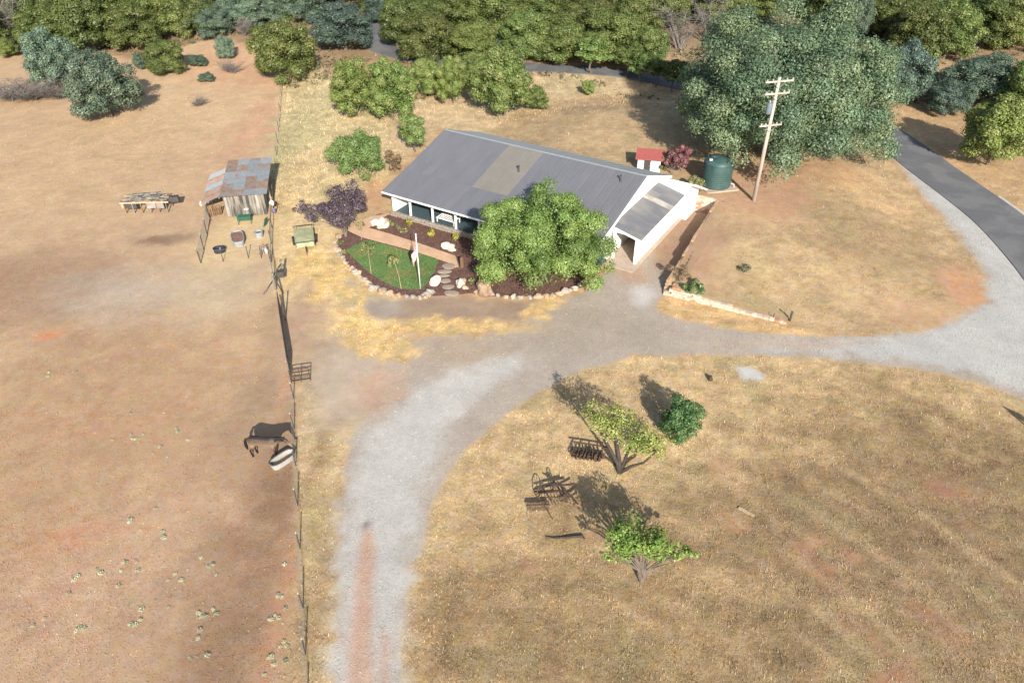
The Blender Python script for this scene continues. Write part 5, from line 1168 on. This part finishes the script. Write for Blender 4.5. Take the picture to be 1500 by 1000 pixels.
# trailer
p = G(447.5, 357); tl = empty('cart', p, .28, 'small olive green cart with a drawbar parked on the straw', 'cart')
MB().extr([(-.8, -1.3, .75), (.8, -1.3, .75), (.85, 1.4, .8), (-.85, 1.4, .8)], (0, 0, -.4)).build('bed', 'olive_paint', tl, bevel=.04)
MB().add([(-.72, -1.2, .79), (.72, -1.2, .79), (.76, 1.3, .83), (-.76, 1.3, .83), (0, -.5, .9), (.1, .6, .92)], [(0, 1, 4), (1, 2, 5, 4), (2, 3, 5), (3, 0, 4, 5)]).build('cover', 'olive_paint', tl)
for s_ in (-1, 1):
    w_ = MB(); w_.lathe([(.1, -.09), (.36, -.09), (.38, -.04), (.38, .04), (.36, .09), (.1, .09)], 18); o = w_.build('wheel', 'rubber', tl, True); o.rotation_euler = (0, math.pi / 2, 0); o.location = (.93 * s_, .1, .38)
    hb = MB().lathe([(0, -.06), (.16, -.06), (.16, .06), (0, .06)], 12).build('hub', 'steel', o)
for y_, z_ in ((1.47, 1.05), (-1.38, .92)):
    MB().tube([(-.85, y_, z_), (.85, y_, z_)], .035, 6).build('rail', 'dark_steel', tl)
    for s_ in (-.75, .75): MB().tube([(s_, y_, .5), (s_, y_, z_)], .03, 6).build('upright', 'dark_steel', tl)
MB().bar((0, -1.3, .42), (.02, -2.2, .35), .08).build('drawbar', 'dark_steel', tl); MB().bar((.02, -2.1, .4), (.02, -2.1, .0), .06).build('jack', 'dark_steel', tl)

# ------------------------------------------------------------------ horse
p = G(392, 667); horse = empty('horse', p, R(-4), 'dun horse with black legs, mane and tail beside the white stock tank', 'horse')
def loft(mb, secs, n=12):
    """rings (x, y, z, half width, half height, tilt) joined into a closed limb or trunk"""
    vs = []; k = len(secs)
    for x_, y_, z_, ry, rz, tl_ in secs:
        for j in range(n):
            a = 2 * math.pi * j / n; zz_ = rz * math.sin(a); vs.append((x_ - zz_ * math.sin(tl_), y_ + ry * math.cos(a), z_ + zz_ * math.cos(tl_)))
    mb.add(vs, [(i * n + j, i * n + (j + 1) % n, (i + 1) * n + (j + 1) % n, (i + 1) * n + j) for i in range(k - 1) for j in range(n)] + [tuple(range(n))[::-1], tuple((k - 1) * n + j for j in range(n))])
hb = MB()
loft(hb, [(-.98, 0, 1.18, .07, .10, 0), (-.88, 0, 1.17, .20, .24, 0), (-.68, 0, 1.18, .285, .32, 0), (-.42, 0, 1.17, .28, .32, 0), (-.15, 0, 1.13, .29, .32, 0), (.15, 0, 1.10, .30, .34, 0), (.42, 0, 1.12, .28, .35, 0), (.62, 0, 1.14, .22, .32, 0), (.78, 0, 1.16, .12, .20, 0)])
loft(hb, [(.50, 0, 1.22, .17, .32, .5), (.72, 0, 1.30, .14, .27, .5), (.95, 0, 1.36, .115, .20, .45), (1.15, 0, 1.38, .095, .155, .3), (1.28, 0, 1.36, .085, .12, .1)])
loft(hb, [(1.20, 0, 1.37, .085, .12, -.5), (1.30, 0, 1.29, .105, .15, -.75), (1.42, 0, 1.13, .085, .115, -.85), (1.54, 0, .96, .062, .08, -.9), (1.61, 0, .86, .062, .07, -.9), (1.65, 0, .80, .035, .04, -.9)])
for s_ in (-1, 1):
    k = .07 * s_
    hb.tube([(-.70, .13 * s_, 1.10), (-.66, .16 * s_, .86), (-.62 + k, .165 * s_, .72), (-.80 + k, .16 * s_, .50), (-.79 + k, .16 * s_, .34), (-.77 + k, .16 * s_, .15), (-.73 + k, .16 * s_, .06), (-.71 + k, .16 * s_, .0)], [.17, .165, .11, .065, .05, .045, .055, .065], 10)
    hb.tube([(.52, .13 * s_, 1.05), (.52, .16 * s_, .84), (.50 - k, .16 * s_, .70), (.54 - k, .155 * s_, .45), (.53 - k, .155 * s_, .30), (.53 - k, .155 * s_, .14), (.56 - k, .155 * s_, .06), (.58 - k, .155 * s_, .0)], [.14, .13, .09, .062, .045, .043, .052, .062], 10)
body = hb.build('body', 'coat', horse, True)
rm = body.modifiers.new('remesh', 'REMESH'); rm.mode = 'VOXEL'; rm.voxel_size = .026; rm.use_smooth_shade = True
sm = body.modifiers.new('smooth', 'SMOOTH'); sm.iterations = 7; sm.factor = .5
MB().tube([(-.94, 0, 1.30), (-1.04, 0, 1.27), (-1.12, .01, 1.10), (-1.15, .02, .85), (-1.13, .03, .6), (-1.10, .03, .38)], [.05, .06, .075, .095, .085, .02], 9).build('tail', 'hair_black', horse, True)
mn = MB(); mv = []
for k in range(9):
    t = k / 8; c_ = Vector((.56, 0, 1.47)).lerp(Vector((1.22, 0, 1.55)), t) + Vector((0, 0, .03 * math.sin(3.1 * t))); w_ = .15 + .07 * math.sin(7 * t)
    mv += [c_ + Vector((0, .02, .0)), c_ + Vector((0, 0, .05)), c_ + Vector((-.01, -.08, .0)), c_ + Vector((-.02, -.15, -w_)), c_ + Vector((-.02, -.11, -w_))]
mn.add(mv, [(5 * k + j, 5 * k + 5 + j, 5 * k + 5 + (j + 1) % 5, 5 * k + (j + 1) % 5) for k in range(8) for j in range(5)])
mn.build('mane', 'hair_black', horse, True)
for s_ in (-1, 1): MB().tube([(1.24, .06 * s_, 1.42), (1.24, .075 * s_, 1.52), (1.26, .08 * s_, 1.60)], [.03, .035, .005], 6).build('ear', 'coat', horse, True)
MB().tube([(1.44, 0, 1.225), (1.53, 0, 1.09), (1.61, 0, .95)], [.02, .03, .02], 6).build('blaze', 'tub_white', horse, True)

# ------------------------------------------------------------------ old iron on the dry circle
p = G(860, 672); dh = empty('disc_harrow', p, -.25, 'rusty old disc harrow lying beside the sparse tree', 'implement')
dme = MB().lathe([(0, .0), (.12, .012), (.24, .05), (.25, .06), (.24, .07), (.1, .03), (0, .02)], 14).mesh('disc', True); dme.materials.append(MATS['rust'])
for row in range(2):
    for i in range(8): link('disc', dme, dh, (-.85 + .22 * i, .38 * row + random.gauss(0, .04), .24), (random.gauss(0, .06), math.pi / 2 + random.gauss(0, .12), .25 if row else -.25))
    MB().tube([(-1.0, .38 * row - .05, .26), (1.0, .38 * row + .05, .26)], .04, 6).build('axle', 'rust', dh)
for x_ in (-.9, -.3, .3, .9): MB().bar((x_, -.2, .42), (x_ * .8, .75, .46), .06, .05).build('frame_bar', 'rust', dh)
MB().bar((-1.0, .75, .46), (1.1, .75, .5), .07, .06).build('frame_bar', 'rust', dh); MB().bar((.9, .1, .4), (1.9, -.3, .1), .09, .07).build('drawbar', 'rust', dh)
def spoke_wheel(parent, loc, rot, r_=.42):
    w_ = MB(); pts = [(r_ * math.cos(a), r_ * math.sin(a), 0) for a in np.linspace(0, 2 * math.pi, 21)]; w_.tube(pts, .028, 6, False); o = w_.build('wheel', 'rust', parent); o.location = loc; o.rotation_euler = rot
    for k in range(8): a = k * math.pi / 4; MB().tube([(0, 0, 0), (r_ * math.cos(a), r_ * math.sin(a), 0)], .014, 4, False).build('spoke', 'rust', o)
p = G(812, 728); cu = empty('cultivator', p, .2, 'rusty wheeled cultivator with curved tines in the tree shade', 'implement')
spoke_wheel(cu, (-.75, .3, .42), (math.pi / 2, 0, .9)); spoke_wheel(cu, (.1, .62, .42), (math.pi / 2, .2, 1.2)); spoke_wheel(cu, (.55, -.1, .36), (1.2, .4, 1.6), .36)
for a, b_ in (((-.9, .3, .5), (.7, .5, .55)), ((-.6, -.3, .48), (.6, -.5, .45)), ((-.6, .35, .5), (-.3, -.6, .45)), ((.2, .5, .55), (.5, -.8, .35)), ((.5, .1, .5), (1.1, -.9, .2))): MB().bar(a, b_, .06, .05).build('frame_bar', 'rust', cu)
for a, b_ in (((-.9, .1, .4), (.3, -.2, .7)), ((-.4, .5, .45), (.9, .2, .6)), ((.2, -.6, .3), (1.2, -.2, .35)), ((-.2, .2, .9), (.4, .5, .4)), ((.6, .6, .2), (1.2, .3, .5)), ((-1.0, .5, .15), (-.5, -.1, .6))): MB().bar(a, b_, .09, .07).build('frame_bar', 'rust', cu)
for i in range(9): x_ = -.6 + .17 * i; MB().tube([(x_, -.3, .5), (x_ - .05, -.5, .42), (x_ - .02, -.62, .2), (x_ + .06, -.5, .02)], [.022, .022, .02, .012], 5).build('tine', 'rust', cu)
MB().lathe([(0, 0), (.16, .02), (.18, .06), (.1, .1), (0, .1)], 10, (.05, .15, .8)).build('seat', 'rust', cu); MB().tube([(.05, .2, .5), (.05, .15, .82)], .025, 5).build('seat_stem', 'rust', cu)
p = G(788, 745); hr = empty('spike_rake', p, .02, 'narrow rusty spike tooth rake lying on the straw', 'implement')
MB().bar((-.62, 0, .32), (.6, 0, .34), .07, .06).build('beam', 'rust', hr); MB().bar((-.58, .2, .3), (.6, .22, .32), .06, .05).build('beam', 'rust', hr)
for i in range(14): x_ = -.56 + .085 * i; MB().tube([(x_, .02, .38), (x_, -.12, .2), (x_ + .01, -.16, .01)], [.016, .016, .01], 5).build('tine', 'rust', hr)
MB().bar((.3, 0, .34), (.75, -.75, .05), .05).build('drawbar', 'rust', hr)
p = G(828, 788); o = MB().tube([(-1.05, .1, .05), (-.6, -.02, .05), (.1, 0, .08), (.9, .06, .1), (1.0, -.12, .1)], [.02, .045, .06, .075, .05], 7).build('fallen_limb', 'dark_bark'); o.location = p; tag(o, 'dark crooked limb lying on the straw near the small green tree', 'log')
p = G(1040, 556); o = MB().lathe([(.2, -.05), (.16, .1), (.13, .3), (.0, .36)], 9).build('stump', 'dark_bark'); o.location = p; tag(o, 'small dark stump on the dry circle near the pale gravel heap', 'stump')
p = G(1093, 750); o = MB().box((0, 0, .05), (.9, .16, .06)).build('plank', 'yellow_wood'); o.location = p; o.rotation_euler = (0, 0, -.7); tag(o, 'pale plank lying on the dry grass', 'plank')
p = G(1157, 470); o = MB().box((0, 0, .4), (.12, .10, .9)).build('stub_post', 'dark_steel'); o.location = p; tag(o, 'short black post at the low end of the block wall', 'post')
p = G(1132, 468); o = MB().box((0, 0, .25), (.05, .05, .6)).build('stake', 'dark_steel'); o.location = p; tag(o, 'thin black stake beside the short black post', 'stake')
# roadside sign just east of the picture: only its shadow reaches in
p = P(1532, 646); sg = empty('roadside_sign', p, R(-50), 'small sign board on two posts beside the driveway mouth', 'sign')
MB().box((0, 0, 1.25), (1.1, .05, .55)).build('board', 'grey_wood', sg)
for s_ in (-.45, .45): MB().box((s_, .04, .7), (.09, .09, 1.5)).build('post', 'grey_wood', sg)
# pale weeds on the bare paddock
wd = np.random.default_rng(99); wv = []
for k in range(3):
    n_ = 90; a = wd.uniform(0, 6.28, n_); rr = wd.uniform(0, 1, n_) ** .6 * .16; pz = np.c_[np.cos(a) * rr, np.sin(a) * rr, wd.uniform(.02, .11, n_)]
    v, c_ = leaf_quads(wd, pz, wd.normal(0, .5, (n_, 3)) + np.array([0, 0, 1]), .065, np.array([alb(206, 208, 174)]) * 1.15, .12); wv.append(fast_mesh('weed', v, 4, c_, 'leaf'))
spots = [(145, 838), (155, 856), (173, 859), (181, 824), (200, 823), (202, 836), (115, 845), (104, 845), (295, 817), (308, 830), (317, 842), (275, 834), (290, 905), (293, 923), (312, 893), (315, 900), (305, 960), (290, 935), (280, 965), (302, 959), (417, 827), (413, 875), (418, 892), (403, 901), (405, 908), (414, 913), (416, 940), (423, 946), (410, 947), (395, 963), (400, 963), (418, 969), (387, 988), (240, 783), (208, 893), (205, 908), (191, 914), (247, 890), (227, 880), (119, 918), (65, 907), (48, 917), (77, 550), (110, 545), (165, 645), (195, 643), (235, 655), (275, 645), (260, 633), (225, 665), (245, 670), (210, 637), (240, 605), (190, 606), (264, 850), (247, 850), (228, 745), (190, 760), (143, 707), (100, 870)]
for i, (px, py) in enumerate(spots):
    for q in range(1 + (i % 3 == 0) * 2):
        p = G(px + q * wd.normal(0, 3.5), py + q * wd.normal(0, 3)); s_ = wd.uniform(.4, .9); tag(link('weed', wv[(i + q) % 3], None, p, (0, 0, wd.uniform(0, 6)), (s_, s_, s_)), 'small pale green weed growing on the bare paddock dirt', 'weed', 'pale weeds scattered over the paddock')
